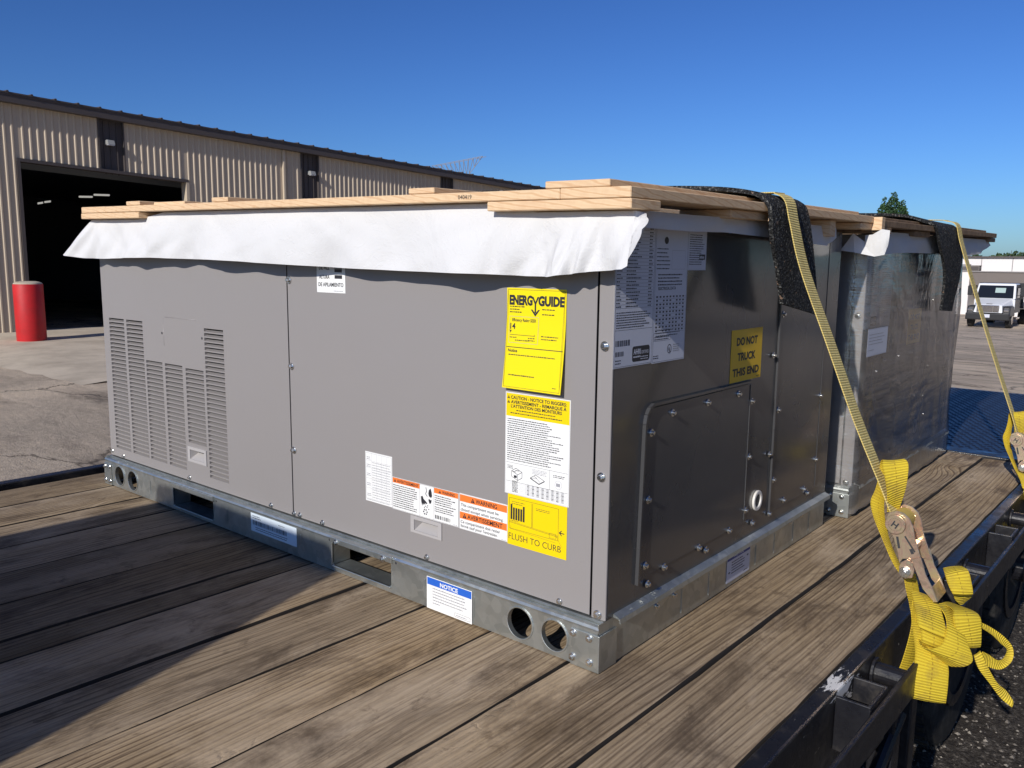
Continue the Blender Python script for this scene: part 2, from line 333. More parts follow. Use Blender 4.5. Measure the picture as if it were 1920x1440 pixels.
def part(name, mb, mats, parent=None, bevel=0, smooth=False, label=None, loc=None, seg=2, fixn=True, merge=False):
    me = mb.mesh(name, mlist(mats), bevel, seg, smooth, fixn, merge) if isinstance(mb, MB) else mb
    o=obj(name, me, parent, loc)
    if label: o['label']=label
    return o
def thing(name, label, cat, base=(0,0,0), group=None, rz=0.0, local=False):
    o=bpy.data.objects.new(name, None); COL.objects.link(o); o.location=base; o.rotation_euler=(0,0,rz); o.empty_display_size=.1
    o['label']=label; o['category']=cat
    if group: o['group']=group
    if not local: o['_base']=tuple(base)      # children are modelled in world coordinates
    return o
def tag(o, label, cat, group=None):
    o['label']=label; o['category']=cat
    if group: o['group']=group
    return o
def struct(o): o['kind']='structure'; return o
def smooth_by_angle(me, ang=.6):
    me.polygons.foreach_set('use_smooth', [True]*len(me.polygons))
    try: me.set_sharp_from_angle(angle=ang)
    except Exception: pass

def curve_sheet(outer, holes, thick, bev=0.0):
    """flat plate in XY (thickness along Z, centred on 0) with holes, as vertices and faces"""
    cu=bpy.data.curves.new('plate','CURVE'); cu.dimensions='2D'; cu.fill_mode='BOTH'; cu.extrude=thick/2; cu.bevel_depth=bev
    for pts in [outer]+holes:
        sp=cu.splines.new('POLY'); sp.points.add(len(pts)-1)
        for q,p in zip(pts, sp.points): p.co=(q[0],q[1],0,1)
        sp.use_cyclic_u=True
    o=bpy.data.objects.new('plate', cu); me=bpy.data.meshes.new_from_object(o)
    vs=[tuple(v.co) for v in me.vertices]; fs=[tuple(p.vertices) for p in me.polygons]
    bpy.data.objects.remove(o); bpy.data.curves.remove(cu); bpy.data.meshes.remove(me)
    return vs, fs
def circle(cx, cy, r, n=28, ry=None): return [(cx+r*math.cos(2*math.pi*i/n), cy+(ry or r)*math.sin(2*math.pi*i/n)) for i in range(n)]
def rrect(x0,x1,y0,y1,r,n=4):
    P=[]
    for cx,cy,a in ((x1-r,y1-r,0),(x0+r,y1-r,90),(x0+r,y0+r,180),(x1-r,y0+r,270)):
        P += [(cx+r*math.cos(R(a+90*i/n)), cy+r*math.sin(R(a+90*i/n))) for i in range(n+1)]
    return P
TX={}
def text_geo(s, bold=0.0):
    k=(s,bold)
    if k not in TX:
        cu=bpy.data.curves.new('t','FONT'); cu.body=s; cu.size=1.0; cu.resolution_u=3; cu.offset=bold; cu.fill_mode='FRONT'
        o=bpy.data.objects.new('t', cu); me=bpy.data.meshes.new_from_object(o)
        vs=[tuple(v.co) for v in me.vertices]; fs=[tuple(p.vertices) for p in me.polygons]
        bpy.data.objects.remove(o); bpy.data.curves.remove(cu); bpy.data.meshes.remove(me)
        xs=[v[0] for v in vs] or [0,1]; TX[k]=(vs,fs,min(xs),max(xs))
    return TX[k]

class Sticker:
    """printed sheet in its own 2D frame: u to the right, v up, millimetres from the lower left corner"""
    def __init__(s, w, h, color, thick=.25):
        s.w, s.h = w, h; s.mb=MB(); s.mats=[]; s.z=thick
        s.rect(0,0,w,h,color,z0=0)
    def mi(s, c):
        if c not in s.mats: s.mats.append(c)
        return s.mats.index(c)
    def poly(s, pts, c, lift=None):
        z=s.z if lift is None else lift; 
        ys=[p[1] for p in pts]
        if len(pts)==4 and max(ys)-min(ys)>s.h/12 and abs(pts[0][0]-pts[3][0])<1e-6 and abs(pts[1][0]-pts[2][0])<1e-6:
            n=int((max(ys)-min(ys))/(s.h/24))+1; m=s.mi(c)
            for k in range(n):
                f0,f1=k/n,(k+1)/n; L=lambda a,b,f:(a[0]+(b[0]-a[0])*f,a[1]+(b[1]-a[1])*f,z)
                s.mb.add([L(pts[0],pts[3],f0),L(pts[1],pts[2],f0),L(pts[1],pts[2],f1),L(pts[0],pts[3],f1)],[(0,1,2,3)],m)
            return s
        s.mb.add([(p[0],p[1],z) for p in pts], [tuple(range(len(pts)))], s.mi(c)); return s
    def rect(s, x,y,w,h,c,z0=None,lift=None):
        if z0 is not None:
            m=s.mi(c); N=24
            for i in range(N+1):
                yy=y+h*i/N; s.mb.v += [(x,yy,0),(x+w,yy,0),(x+w,yy,s.z),(x,yy,s.z)]
            for i in range(N):
                a=i*4; b=a+4; s.mb.f += [(a+3,a+2,b+2,b+3),(a,b,b+1,a+1),(a+1,b+1,b+2,a+2),(a,a+3,b+3,b)]
            s.mb.f += [(0,1,2,3),(N*4+3,N*4+2,N*4+1,N*4)]; s.mb.m += [m]*(4*N+2); s.z+=.12; return s
            s.mb.add([(x,y,0),(x+w,y,0),(x+w,y+h,0),(x,y+h,0),(x,y,s.z),(x+w,y,s.z),(x+w,y+h,s.z),(x,y+h,s.z)], [(4,5,6,7),(0,1,5,4),(1,2,6,5),(2,3,7,6),(3,0,4,7)], m); s.z+=.12; return s
        return s.poly([(x,y),(x+w,y),(x+w,y+h),(x,y+h)], c, lift)
    def line(s, x0,y0,x1,y1,t,c):
        d=Vector((x1-x0,y1-y0)); n=Vector((-d.y,d.x)).normalized()*t/2
        return s.poly([(x0-n.x,y0-n.y),(x1-n.x,y1-n.y),(x1+n.x,y1+n.y),(x0+n.x,y0+n.y)], c, s.z+.06)
    def frame(s, x,y,w,h,t,c):
        s.line(x,y,x+w,y,t,c); s.line(x+w,y,x+w,y+h,t,c); s.line(x+w,y+h,x,y+h,t,c); return s.line(x,y+h,x,y,t,c)
    def text(s, x,y,size,t,c,bold=0.0,width=None,align='L'):
        vs,fs,a,b=text_geo(t,bold); sx=size if width is None else width/max(b-a,1e-6)
        off={'L':0,'C':-(b-a)*sx/2,'R':-(b-a)*sx}[align]
        s.mb.add([(x+off+(v[0]-a)*sx, y+v[1]*size, s.z+.1) for v in vs], fs, s.mi(c)); return s
    def greek(s, x,y,w,n,pitch,h,c,rag=.25,seed=1):
        r=random.Random(seed)
        for i in range(n):
            xe=x+w*(1-rag*r.random()); q=x
            while q<xe-1:
                l=min(r.uniform(1.6,6.5), xe-q); s.rect(q, y-i*pitch, l, h*r.uniform(.8,1.05), c, lift=s.z+.05); q+=l+1.0
        return s
    def bars(s, x,y,w,h,c,seed=3):
        r=random.Random(seed); q=x
        while q<x+w-1.2:
            l=r.choice((1.2,1.8,2.6)); s.rect(q,y,l,h,c,lift=s.z+.05); q+=l+r.choice((1.2,1.8,2.4))
        return s
    def warn(s, x,y,sz,c,inner):
        s.poly([(x,y),(x+sz,y),(x+sz/2,y+sz*.9)], c, s.z+.06); s.rect(x+sz*.45,y+sz*.28,sz*.1,sz*.34,inner,lift=s.z+.1); s.rect(x+sz*.45,y+sz*.1,sz*.1,sz*.1,inner,lift=s.z+.1); return s
    def place(s, name, parent, P0, U, V, label=None, curl=None, warp=None):
        U=Vector(U).normalized(); V=Vector(V).normalized(); N=U.cross(V)
        out=MB(); out.f=s.mb.f; out.m=s.mb.m
        for (u,v,z) in s.mb.v:
            k = curl(u/s.w, v/s.h) if curl else 0.0
            p=Vector(P0)+U*(u/1000)+V*(v/1000)+N*(z/1000+k); out.v.append(tuple(p))
        return part(name, out, s.mats, parent, fixn=False, label=label)

def catmull(P, n):
    out=[]
    for i in range(len(P)-1):
        p0=P[max(i-1,0)]; p1=P[i]; p2=P[i+1]; p3=P[min(i+2,len(P)-1)]
        for k in range(n):
            t=k/n; out.append(.5*((2*p1)+(p2-p0)*t+(2*p0-5*p1+4*p2-p3)*t*t+(3*p1-p0-3*p2+p3)*t**3))
    out.append(P[-1]); return out
def ribbon_mesh(name, stations, thick, m, sub=6, cross=4, bow=0.0, jitter=0.0, seed=0):
    r=random.Random(seed)
    A=catmull([Vector(a) for a,b in stations], sub); B=catmull([Vector(b) for a,b in stations], sub); n=len(A)
    L=[0.0]
    for i in range(1,n): L.append(L[-1]+((A[i]+B[i])/2-(A[i-1]+B[i-1])/2).length)
    vs=[]; uv=[]; fs=[]; nc=cross+1
    N=[]
    for i in range(n):
        t=((A[min(i+1,n-1)]+B[min(i+1,n-1)])-(A[max(i-1,0)]+B[max(i-1,0)])); w=(B[i]-A[i]); q=t.cross(w)
        N.append(q.normalized() if q.length>1e-9 else (N[-1] if N else Vector((0,0,1))))
    for side in (1,-1):
        for i in range(n):
            for j in range(nc):
                f=j/cross; p=A[i].lerp(B[i], f)+N[i]*(side*thick/2 + bow*4*f*(1-f)); vs.append(p); uv.append((L[i], f))
    o=n*nc
    for i in range(n-1):
        for j in range(cross):
            a=i*nc+j; fs.append((a,a+1,a+nc+1,a+nc)); fs.append((o+a,o+a+nc,o+a+nc+1,o+a+1))
        a=i*nc; fs.append((a,a+nc,o+a+nc,o+a)); a=i*nc+cross; fs.append((a+nc,a,o+a,o+a+nc))
    for i in (0,n-1):
        for j in range(cross):
            a=i*nc+j; fs.append((a,o+a,o+a+1,a+1) if i==0 else (a+1,o+a+1,o+a,a))
    me=bpy.data.meshes.new(name); me.from_pydata([tuple(v) for v in vs], [], fs)
    l=me.uv_layers.new(name='UVMap')
    for lp in me.loops: l.data[lp.index].uv=uv[lp.vertex_index]
    me.materials.append(M[m]); smooth_by_angle(me, .9); me.update(); return me

# ================================================================== SETTING
def gz(x, y):
    t=min(max((y-7.0)/50.0,0),1); t=t*t*(3-2*t)*.55+t*.45
    return -.8-2.25*t
def build_ground():
    xs=[-400,-200,-120,-80,-60,-45,-35]+[-30+1.25*i for i in range(57)]+[45,60,90,140,250,400]
    ys=[-300,-150,-80,-40,-25,-15]+[-10+1.25*i for i in range(64)]+[75,85,100,130,180,260,400,700]
    vs=[(x,y,gz(x,y)+(random.uniform(-.012,.012) if abs(x)<40 and abs(y)<72 else 0)) for y in ys for x in xs]; nx=len(xs)
    fs=[(j*nx+i,j*nx+i+1,(j+1)*nx+i+1,(j+1)*nx+i) for j in range(len(ys)-1) for i in range(nx-1)]
    mb=MB(); mb.add(vs,fs); o=part('ground', mb, 'yard', smooth=True); struct(o)
build_ground()

# loose gravel beside the trailer
def build_gravel():
    r=random.Random(5); mb=MB(); mats=[mat('gravel_stone_%d'%i, c, .9) for i,c in enumerate(((.25,.22,.185),(.15,.13,.11),(.08,.07,.062)))]
    for _ in range(26000):
        y=r.uniform(.2,7.5); x=r.uniform(-.3,3.2) if r.random()<.8 else r.uniform(-.9,.3)
        s=r.choice((.003,.004,.005,.008))*r.uniform(.7,1.2); z=gz(x,y)+s*.2; a=r.uniform(0,6.3)
        p=[]
        for i in range(4): p.append((x+s*math.cos(a+i*1.57)*r.uniform(.7,1.2), y+s*math.sin(a+i*1.57)*r.uniform(.7,1.2), z+s*r.uniform(-.2,.2)))
        mb.add(p+[(x,y,z+s*r.uniform(.5,.9))], [(0,1,4),(1,2,4),(2,3,4),(3,0,4)], r.choices((0,1,2),(4,4,2))[0])
    o=part('gravel', mb, mats, fixn=False); o['kind']='stuff'
build_gravel()

# ------------------------------------------------------------------ warehouse (local X along the wall, local Y into the building)
TH=R(-4.0); BA=(-16.0714, 4.4467, 0.0)
wh=thing('warehouse','long tan ribbed steel warehouse with an open dark bay door','warehouse',BA,rz=math.pi/2+TH,local=True); 
EZ, FZ, BZ = 3.43, 3.555, -.86
def rib_panel(x0,x1,z0,z1,first):
    """ribbed sheet: pan with a trapezoid rib every 150 mm"""
    prof=[(x0,0)]; x=first
    while x<x1-.05:
        if x>x0+.02: prof += [(x,0),(x+.012,-.016),(x+.034,-.016),(x+.048,0)]
        x+=.128
    prof.append((x1,0)); n=len(prof); mb=MB()
    mb.add([(q[0],q[1],z0) for q in prof]+[(q[0],q[1],z1) for q in prof], [(i,i+1,n+i+1,n+i) for i in range(n-1)])
    return mb
def wall_run(x0,x1,z0,z1):
    x=x0
    while x<x1-1e-3:
        xe=min(x+.768,x1); part('siding_panel', rib_panel(x,xe-.0015,z0,z1,x+.055), 'siding', wh, fixn=False); x=xe
DL,DR,HZ=.541,3.625,2.437
wall_run(-9.0+.541,DL,BZ,EZ); wall_run(DL,1.93,HZ+.06,EZ); wall_run(2.418,DR,HZ+.06,EZ)
wall_run(DR,5.89,-1.2,EZ); wall_run(5.96,6.378,-1.6,EZ); wall_run(6.378,6.865,-1.6,2.41); wall_run(6.865,10.667,-2.2,EZ); wall_run(10.667,11.109,-2.2,2.41); wall_run(11.109,26.5,-2.6,EZ)
for a,b in ((1.93,2.418),(6.378,6.865),(10.667,11.109)):
    w=part('dark_panel', MB().box(a+.02,b-.02,.05,.09,2.498 if a<3 else 2.41,EZ), 'trim', wh)
    for s in (a,b-.02): part('panel_frame', MB().box(s,s+.02,-.02,.09,2.498 if a<3 else 2.41,EZ), 'trim', w)
    for k in range(1,4): part('panel_rib', MB().box(a+k*(b-a)/4-.008,a+k*(b-a)/4+.008,.03,.05,2.41,EZ), 'trim', w)
for a,zc in ((2.134,3.005),(6.652,3.005)):
    l=MB(); l.hexa([(a-.07,-.12,zc-.04),(a+.07,-.12,zc-.04),(a+.07,.05,zc-.04),(a-.07,.05,zc-.04),(a-.07,-.08,zc+.05),(a+.07,-.08,zc+.05),(a+.07,.05,zc+.05),(a-.07,.05,zc+.05)])
    wl_=part('wall_lamp', l, 'lampw', wh, bevel=.008); part('lens', MB().box(a-.06,a+.06,-.11,-.02,zc-.05,zc-.0405), 'sheet', wl_)
g=MB(); g.box(-9,26.62,-.165,.02,EZ,FZ); g.box(-9,26.62,-.18,.0,FZ,FZ+.025); part('fascia', g, 'trim', wh)
rf=MB(); rf.hexa([(-9,-.19,FZ+.026),(26.62,-.19,FZ+.026),(26.62,16,FZ+1.36),(-9,16,FZ+1.36),(-9,-.19,FZ+.05),(26.62,-.19,FZ+.05),(26.62,16,FZ+1.39),(-9,16,FZ+1.39)])
roof=part('roof', rf, 'trim', wh)
rm=MB().hexa([(-.025,-.205,.0),(.025,-.205,.0),(.025,.6,.05),(-.025,.6,.05),(-.012,-.205,.022),(.012,-.205,.022),(.012,.6,.072),(-.012,.6,.072)]).mesh('roof_rib', mlist('trim'))
for k in range(90): obj('roof_rib', rm, roof, loc=(-8.6+k*.39,0,FZ+.05))
part('downspout', MB().box(5.895,5.955,-.06,.02,-1.6,EZ), 'siding', wh, bevel=.01)
part('door_header', MB().box(DL-.05,DR+.05,-.035,.16,HZ,HZ+.06), 'trim', wh)
part('door_jamb', MB().box(DL-.06,DL,-.035,.2,BZ,HZ), 'trim', wh); part('door_jamb', MB().box(DR,DR+.06,-.035,.2,BZ,HZ), 'siding', wh)
part('concrete_sill', MB().box(DL,DR,-.02,.3,BZ,-.775), 'concrete', wh)
room=MB(); room.box(-6,20,18,18.1,-.9,3.3); room.box(-6.1,-6,.3,18,-.9,3.3); room.box(20,20.1,.3,18,-.9,3.3); room.box(-6,20,.3,18,3.2,3.3); room.box(-6,20,.31,18,-.9,-.79)
room.box(-6,DL-.07,.21,.3,-.9,3.2); room.box(DR+.07,20,.21,.3,-.9,3.2); room.box(DL-.07,DR+.07,.21,.3,HZ+.07,3.2)
part('interior', room, 'inner', wh)
part('roof_beam', MB().box(-5,19,2.2,2.35,2.55,2.9), 'inner', wh)
for (a,b,z,yy) in ((2.62,2.73,2.12,6.0),(2.78,2.91,2.17,6.0),(3.60,3.92,2.39,6.0),(3.97,4.35,2.48,6.0)):
    part('strip_light', MB().hexa([(a,yy,z),(b,yy,z+.03),(b,yy+.06,z+.03),(a,yy+.06,z),(a,yy,z+.045),(b,yy,z+.075),(b,yy+.06,z+.075),(a,yy+.06,z+.045)]), 'tube', wh)
part('end_wall', MB().box(-9.05,-8.4,0.01,16,-.9,3.5), 'siding', wh); part('end_wall', MB().box(26.48,26.56,0.03,16,-2.6,3.5), 'siding', wh)

# the building stands on falling ground: its eave line drops 4.6 % along its length
KS=.0463; _done=set()
def shear(o):
    for ch in o.children:
        if ch.name.split('.')[0]=='roof_rib': ch.location.z -= KS*ch.location.x
        elif ch.type=='MESH' and ch.data.name not in _done:
            _done.add(ch.data.name)
            for q in ch.data.vertices: q.co.z -= KS*q.co.x
        shear(ch)
shear(wh)
# concrete apron spilling out of the bay door
ap=MB(); r=random.Random(9); NX,NY=16,14
def apz(s,o): 
    e=min(1,(s+1.15)/1.1); return .02+.11*max(0,min(1,e))*max(0,1-o/7.0)
for j in range(NY+1):
    for i in range(NX+1):
        s=-1.15+i*.5; o=-.25+j*.5
        if i==0: s+=r.uniform(-.12,.18)
        ap.v.append((s,-o,-.8+apz(s,o)-(.03 if i==0 else 0)+r.uniform(-.006,.006)))
ap.f=[(j*(NX+1)+i,(j+1)*(NX+1)+i,(j+1)*(NX+1)+i+1,j*(NX+1)+i+1) for j in range(NY) for i in range(NX)]; ap.m=[0]*len(ap.f)
o=part('concrete_apron', ap, 'concrete', smooth=True); o.location=BA; o.rotation_euler=(0,0,math.pi/2+TH); struct(o)

# ------------------------------------------------------------------ bollard
bo=thing('bollard','fat red bollard with a weathered domed top beside the open bay door','bollard',(-14.52,4.42,-.78))
sl_=MB().tube((-14.52,4.42,-.8),(-14.53,4.42,.25),.228,40); part('sleeve', sl_, 'red', bo, bevel=.012, smooth=True)
cp=MB(); 
for k in range(4):
    a0,a1=R(22.5*k),R(22.5*(k+1)); cp.tube((-14.53,4.42,.25+.05*math.sin(a0)),(-14.53,4.42,.25+.05*math.sin(a1)),.222*math.cos(a0)**.6,32,r2=max(.222*math.cos(a1)**.6,.002),caps=False)
part('cap', cp, 'concrete', bo, smooth=True)
for q in bo.children: smooth_by_angle(q.data,.7)

# ------------------------------------------------------------------ transmission tower far behind
tw=thing('transmission_tower','pale lattice transmission tower crossarm seen far over the warehouse roof','pylon',(-189,200,-3))
def lat(name, segs, r_): 
    mb=MB()
    for a,b in segs: mb.tube(a,b,r_,4)
    part(name, mb, 'lattice', tw)
cx=-191.0; hz=[-3,10,20,27]; hw=[4.2,2.8,1.8,1.6]
seg=[]
for i in range(3):
    for sx in (-1,1):
        for sy in (-1,1): seg.append(((cx+sx*hw[i],200+sy*hw[i],hz[i]),(cx+sx*hw[i+1],200+sy*hw[i+1],hz[i+1])))
    for sy in (-1,1): seg += [((cx-hw[i],200+sy*hw[i],hz[i]),(cx+hw[i+1],200+sy*hw[i+1],hz[i+1])),((cx+hw[i],200+sy*hw[i],hz[i]),(cx-hw[i+1],200+sy*hw[i+1],hz[i+1]))]
lat('mast', seg, .13)
T0=Vector((-202.6,200,32.0)); T1=Vector((-179.7,200,33.6)); B0=Vector((-193.5,200,27.4)); B1=Vector((-185.5,200,28.4))
seg=[(T0,T1),(T0,B0),(T1,B1),(B0,B1),(T0+Vector((0,1.6,0)),T1+Vector((0,1.6,0)))]
for k in range(11):
    f=k/11; g2=(k+.5)/11; a=T0.lerp(T1,f); b=T0.lerp(T1,g2)
    lo=B0.lerp(B1,min(max((g2-.25)/.5,0),1)) if .2<g2<.8 else (T0.lerp(B0,g2/.22) if g2<=.2 else T1.lerp(B1,(1-g2)/.22))
    seg += [(a,lo),(lo,T0.lerp(T1,min(1,(k+1)/11)))]
lat('crossarm', seg, .10)

# ------------------------------------------------------------------ vegetation
def foliage(seed, blobs, n, s, mkey, name, parent):
    r=random.Random(seed); mb=MB()
    for _ in range(n):
        c,rad=r.choices(blobs, [b[1][0]*b[1][1]*b[1][2] for b in blobs])[0]
        while True:
            d=Vector((r.uniform(-1,1),r.uniform(-1,1),r.uniform(-1,1)))
            if .3<d.length<1: break
        d=d.normalized()*(.55+.45*r.random()**.5)
        p=Vector((c[0]+d.x*rad[0],c[1]+d.y*rad[1],c[2]+d.z*rad[2])); q=s*r.uniform(.6,1.5)
        u=Vector((r.uniform(-1,1),r.uniform(-1,1),r.uniform(-.6,.6))).normalized(); w=u.orthogonal().normalized(); 
        w=(Matrix.Rotation(r.uniform(0,6.28),3,u)@w)
        mb.add([p-u*q-w*q*.5,p+u*q*.1-w*q*.6,p+u*q+w*q*.3,p-u*q*.2+w*q*.6],[(0,1,2,3)])
    return part(name, mb, mkey, parent, fixn=False)
def limbs(name, base, top, r0, arms, parent, seed=1):
    r=random.Random(seed); mb=MB(); b=Vector(base); t=Vector(top); mb.tube(b,t,r0,9,r2=r0*.4)
    for _ in range(arms):
        f=r.uniform(.4,.95); p=b.lerp(t,f); L=(t-b).length*.35; d=Vector((r.uniform(-1,1),r.uniform(-1,1),r.uniform(.2,.9))).normalized()*L
        mb.tube(p,p+d,r0*.35,6,r2=r0*.1)
    return part(name, mb, 'bark', parent)
ev=thing('arborvitae','three-topped dark green arborvitae poking up behind the far crate','tree',(-16.35,60,-3.05))
limbs('trunk',(-16.35,60,-3.1),(-16.35,60,3.5),.16,5,ev,3)
foliage(11,[((-16.93,60,4.05),(.42,.5,.95)),((-16.35,60,4.4),(.5,.5,1.0)),((-15.78,60.1,3.9),(.42,.5,.95)),((-16.93,60,4.95),(.2,.25,.4)),((-16.35,60,5.3),(.22,.25,.42)),((-15.78,60.1,4.8),(.2,.25,.4)),((-16.95,60,1.8),(.55,.6,2.8)),((-16.35,60,1.8),(.6,.7,3.0)),((-15.75,60.1,1.8),(.5,.6,2.7))],15000,.075,'leafd','crown',ev)
trees=[(-21.3,110,2.2,1.6),(-19.0,110,1.9,2.0),(-17.6,112,2.5,2.2),(-15.9,111,2.2,1.9),(-13.8,112,2.4,2.3),(-11.0,112,2.6,2.6)]
tl=['small dark tree just right of the far crate, above the white building','low broad tree second from left above the white building roof','tallest round tree in the middle of the row over the white building','round tree right of the tallest one over the white building','wide tree near the right end of the row over the white building','tree at the right end of the row over the white building']
for i,(x,y,zt,w) in enumerate(trees):
    t=thing('broadleaf_tree',tl[i],'tree',(x,y,-3.05),'trees behind the white building')
    limbs('trunk',(x,y,-3.05),(x,y,zt-1),.22,6,t,i)
    foliage(30+i,[((x,y,zt-1.9),(w,w,1.7)),((x-w*.5,y,zt-1.4),(w*.6,w*.6,1.1)),((x+w*.45,y,zt-1.2),(w*.6,w*.6,1.2))],1500,.22,'leafm','crown',t)
# unseen trees added at right to reflect in and darken the cabinet side
for i,(x,y,h,w) in enumerate(((15,10,10,4.5),(13,20,8,4.0),(18,29,11,5),(15,40,8,3.8),(17,1,9,4.5))):
    t=thing('yard_tree',['tall spreading tree right of the yard opposite the cabinets','shorter rounded tree right of the yard','tallest wide tree at the back right of the yard','small round tree at the far right of the yard','broad tree at the near right edge of the yard'][i],'tree',(x,y,gz(x,y)),'trees along the right of the yard')
    limbs('trunk',(x,y,gz(x,y)),(x,y,h*.7),.3,8,t,50+i)
    foliage(60+i,[((x,y,h*.62),(w,w,h*.38)),((x-w*.4,y+w*.3,h*.5),(w*.7,w*.7,h*.3)),((x+w*.2,y-w*.5,h*.45),(w*.7,w*.7,h*.3))],2600,.42,'leafm','crown',t)

# ------------------------------------------------------------------ far white building
fb=thing('white_building','low white flat-roofed building with brown canopy behind the truck','building',(-11,75,-3.05))
w=MB(); w.box(-18.5,4,75.6,92,-3.05,1.42); part('wall', w, 'farw', fb)
part('parapet_cap', MB().box(-18.6,4.1,75.4,92.1,1.42,1.55), 'trim', fb)
part('canopy', MB().box(-14.35,4,72.6,75.58,-.72,.3), 'farb', fb)
part('canopy_roof', MB().box(-18.4,4.05,72.5,75.59,.3,.36), 'fargrey', fb)
for k in range(9): part('wall_joint', MB().box(-18+k*2.2,-17.94+k*2.2,75.585,75.6,.37,1.41), 'fargrey', fb)
part('lower_wall', MB().box(-11.35,4,72.45,72.58,-3.05,-.72), 'farw', fb)
part('office_block', MB().box(-18.4,-13.75,72.55,75.57,-3.05,.29), 'farw', fb)
for x0,x1,zt,mk,lb in ((-14.62,-14.06,.86,'fargrey','pale grey rooftop unit on the white building canopy, left one'),(-13.98,-13.3,.78,'farb','brown rooftop unit on the white building canopy, right one')):
    u=thing('far_rooftop_unit',lb,'rooftop unit',(x0,74,.36),'units on the canopy roof')
    part('cabinet', MB().box(x0,x1,73.5,74.3,.37,zt), mk, u, bevel=.01); part('top_cover', MB().box(x0-.02,x1+.02,73.48,74.32,zt+.001,zt+.03), mk, u)
    for k in range(5): part('louver', MB().box(x0+.05,x1-.05,73.47,73.498,.44+k*.06,.47+k*.06), 'trim', u)

# ------------------------------------------------------------------ parked truck
tk=thing('flatbed_truck','white conventional-cab flatbed truck with black fenders parked across the yard','truck',(-9.55,57,-3.05),rz=-.02,local=True)
def hx(x0,x1,y0,y1,z0,z1,tx=0,ty0=0,ty1=0): return [(x0,y0,z0),(x1,y0,z0),(x1,y1,z0),(x0,y1,z0),(x0+tx,y0+ty0,z1),(x1-tx,y0+ty0,z1),(x1-tx,y1+ty1,z1),(x0+tx,y1+ty1,z1)]
part('cab', MB().hexa(hx(-1.15,1.15,1.75,3.5,.9,1.75)).hexa(hx(-1.15,1.15,1.75,3.5,1.76,2.72,.1,.45,-.05)), 'truckw', tk, bevel=.06)
part('windshield', MB().hexa([(-1.02,1.72,1.82),(1.02,1.72,1.82),(1.02,1.82,1.82),(-1.02,1.82,1.82),(-.95,2.085,2.60),(.95,2.085,2.60),(.95,2.18,2.60),(-.95,2.18,2.60)]), 'glassdark', tk, bevel=.02)
part('rear_window', MB().hexa([(-.02,1.862,2.15),(.55,1.862,2.15),(.55,1.88,2.15),(-.02,1.88,2.15),(-.02,2.002,2.45),(.55,2.002,2.45),(.55,2.02,2.45),(-.02,2.02,2.45)]), mat('pale_rear_window',(.35,.45,.42),.3), tk)
part('side_window', MB().box(1.13,1.17,2.2,3.1,1.85,2.45), 'glassdark', tk); part('door', MB().box(1.151,1.165,1.8,3.45,.92,1.74), 'blackpl', tk); part('cab_side', MB().hexa([(1.12,2.3,1.78),(1.156,1.95,1.78),(1.156,3.46,1.78),(1.12,3.46,1.78),(1.03,2.3,2.66),(1.075,2.33,2.66),(1.075,3.44,2.66),(1.03,3.44,2.66)]), 'blackpl', tk)
part('hood', MB().hexa(hx(-.80,.80,0.12,1.8,.95,1.42,.08,.20,0)).hexa([(-.74,.30,1.36),(.74,.30,1.36),(1.1,1.78,1.36),(-1.1,1.78,1.36),(-.62,.42,1.46),(.62,.42,1.46),(1.0,1.78,1.80),(-1.0,1.78,1.80)]), 'truckw', tk, bevel=.05)
gr=part('grille', MB().box(-.62,.62,.08,.13,1.0,1.42), 'chrome', tk, bevel=.02)
for a,b in ((-.55,-.3),(-.26,.26),(.3,.55)):
    for k in range(5): part('grille_bar', MB().box(a,b,.06,.079,1.03+k*.075,1.07+k*.075), 'trim', gr)
for s in (-1,1):
    part('fender', MB().hexa(hx(*sorted((s*.74,s*1.22)),.16,1.7,.72,1.36,.05,.16,-.1)), 'blackpl', tk, bevel=.08)
    part('headlight', MB().box(*sorted((s*.86,s*1.12)),.17,.24,1.02,1.17), 'chrome', tk, bevel=.02)
    wt=part('wheel', MB().tube((s*.9,1.0,.5),(s*1.2,1.0,.5),.5,24), 'tyre', tk, bevel=.05); part('rim', MB().tube((s*1.16,1.0,.5),(s*1.215,1.0,.5),.26,20), 'chrome', wt)
    wt=part('wheel', MB().tube((s*.7,6.0,.5),(s*1.22,6.0,.5),.5,24), 'tyre', tk, bevel=.05); part('rim', MB().tube((s*1.16,6.0,.5),(s*1.235,6.0,.5),.26,20), 'chrome', wt)
    mm=part('mirror', MB().box(*sorted((s*1.36,s*1.6)),1.9,2.02,1.95,2.55), 'blackpl', tk, bevel=.03); part('mirror_arm', MB().tube((s*1.1,2.0,2.5),(s*1.4,1.96,2.5),.02,6).tube((s*1.1,2.0,2.0),(s*1.4,1.96,2.0),.02,6), 'blackpl', mm)
    part('step', MB().box(*sorted((s*.95,s*1.22)),2.2,3.2,.5,.62), 'chrome', tk, bevel=.02)
part('bumper', MB().box(-1.2,1.2,0,.22,.5,.92), 'blackpl', tk, bevel=.05); part('licence_plate', MB().box(-.2,.16,-.02,-.001,.66,.86), 'sheet', tk)
part('flatbed', MB().box(-1.3,1.3,3.7,9.5,1.15,1.35).box(-.5,.5,1.0,9.4,.75,1.1), 'blackpl', tk); part('headboard', MB().box(-1.28,1.28,3.62,3.7,1.36,2.75), 'blackpl', tk)
part('hood_badge', MB().box(-.16,.16,.40,.52,1.475,1.50), 'trim', tk)

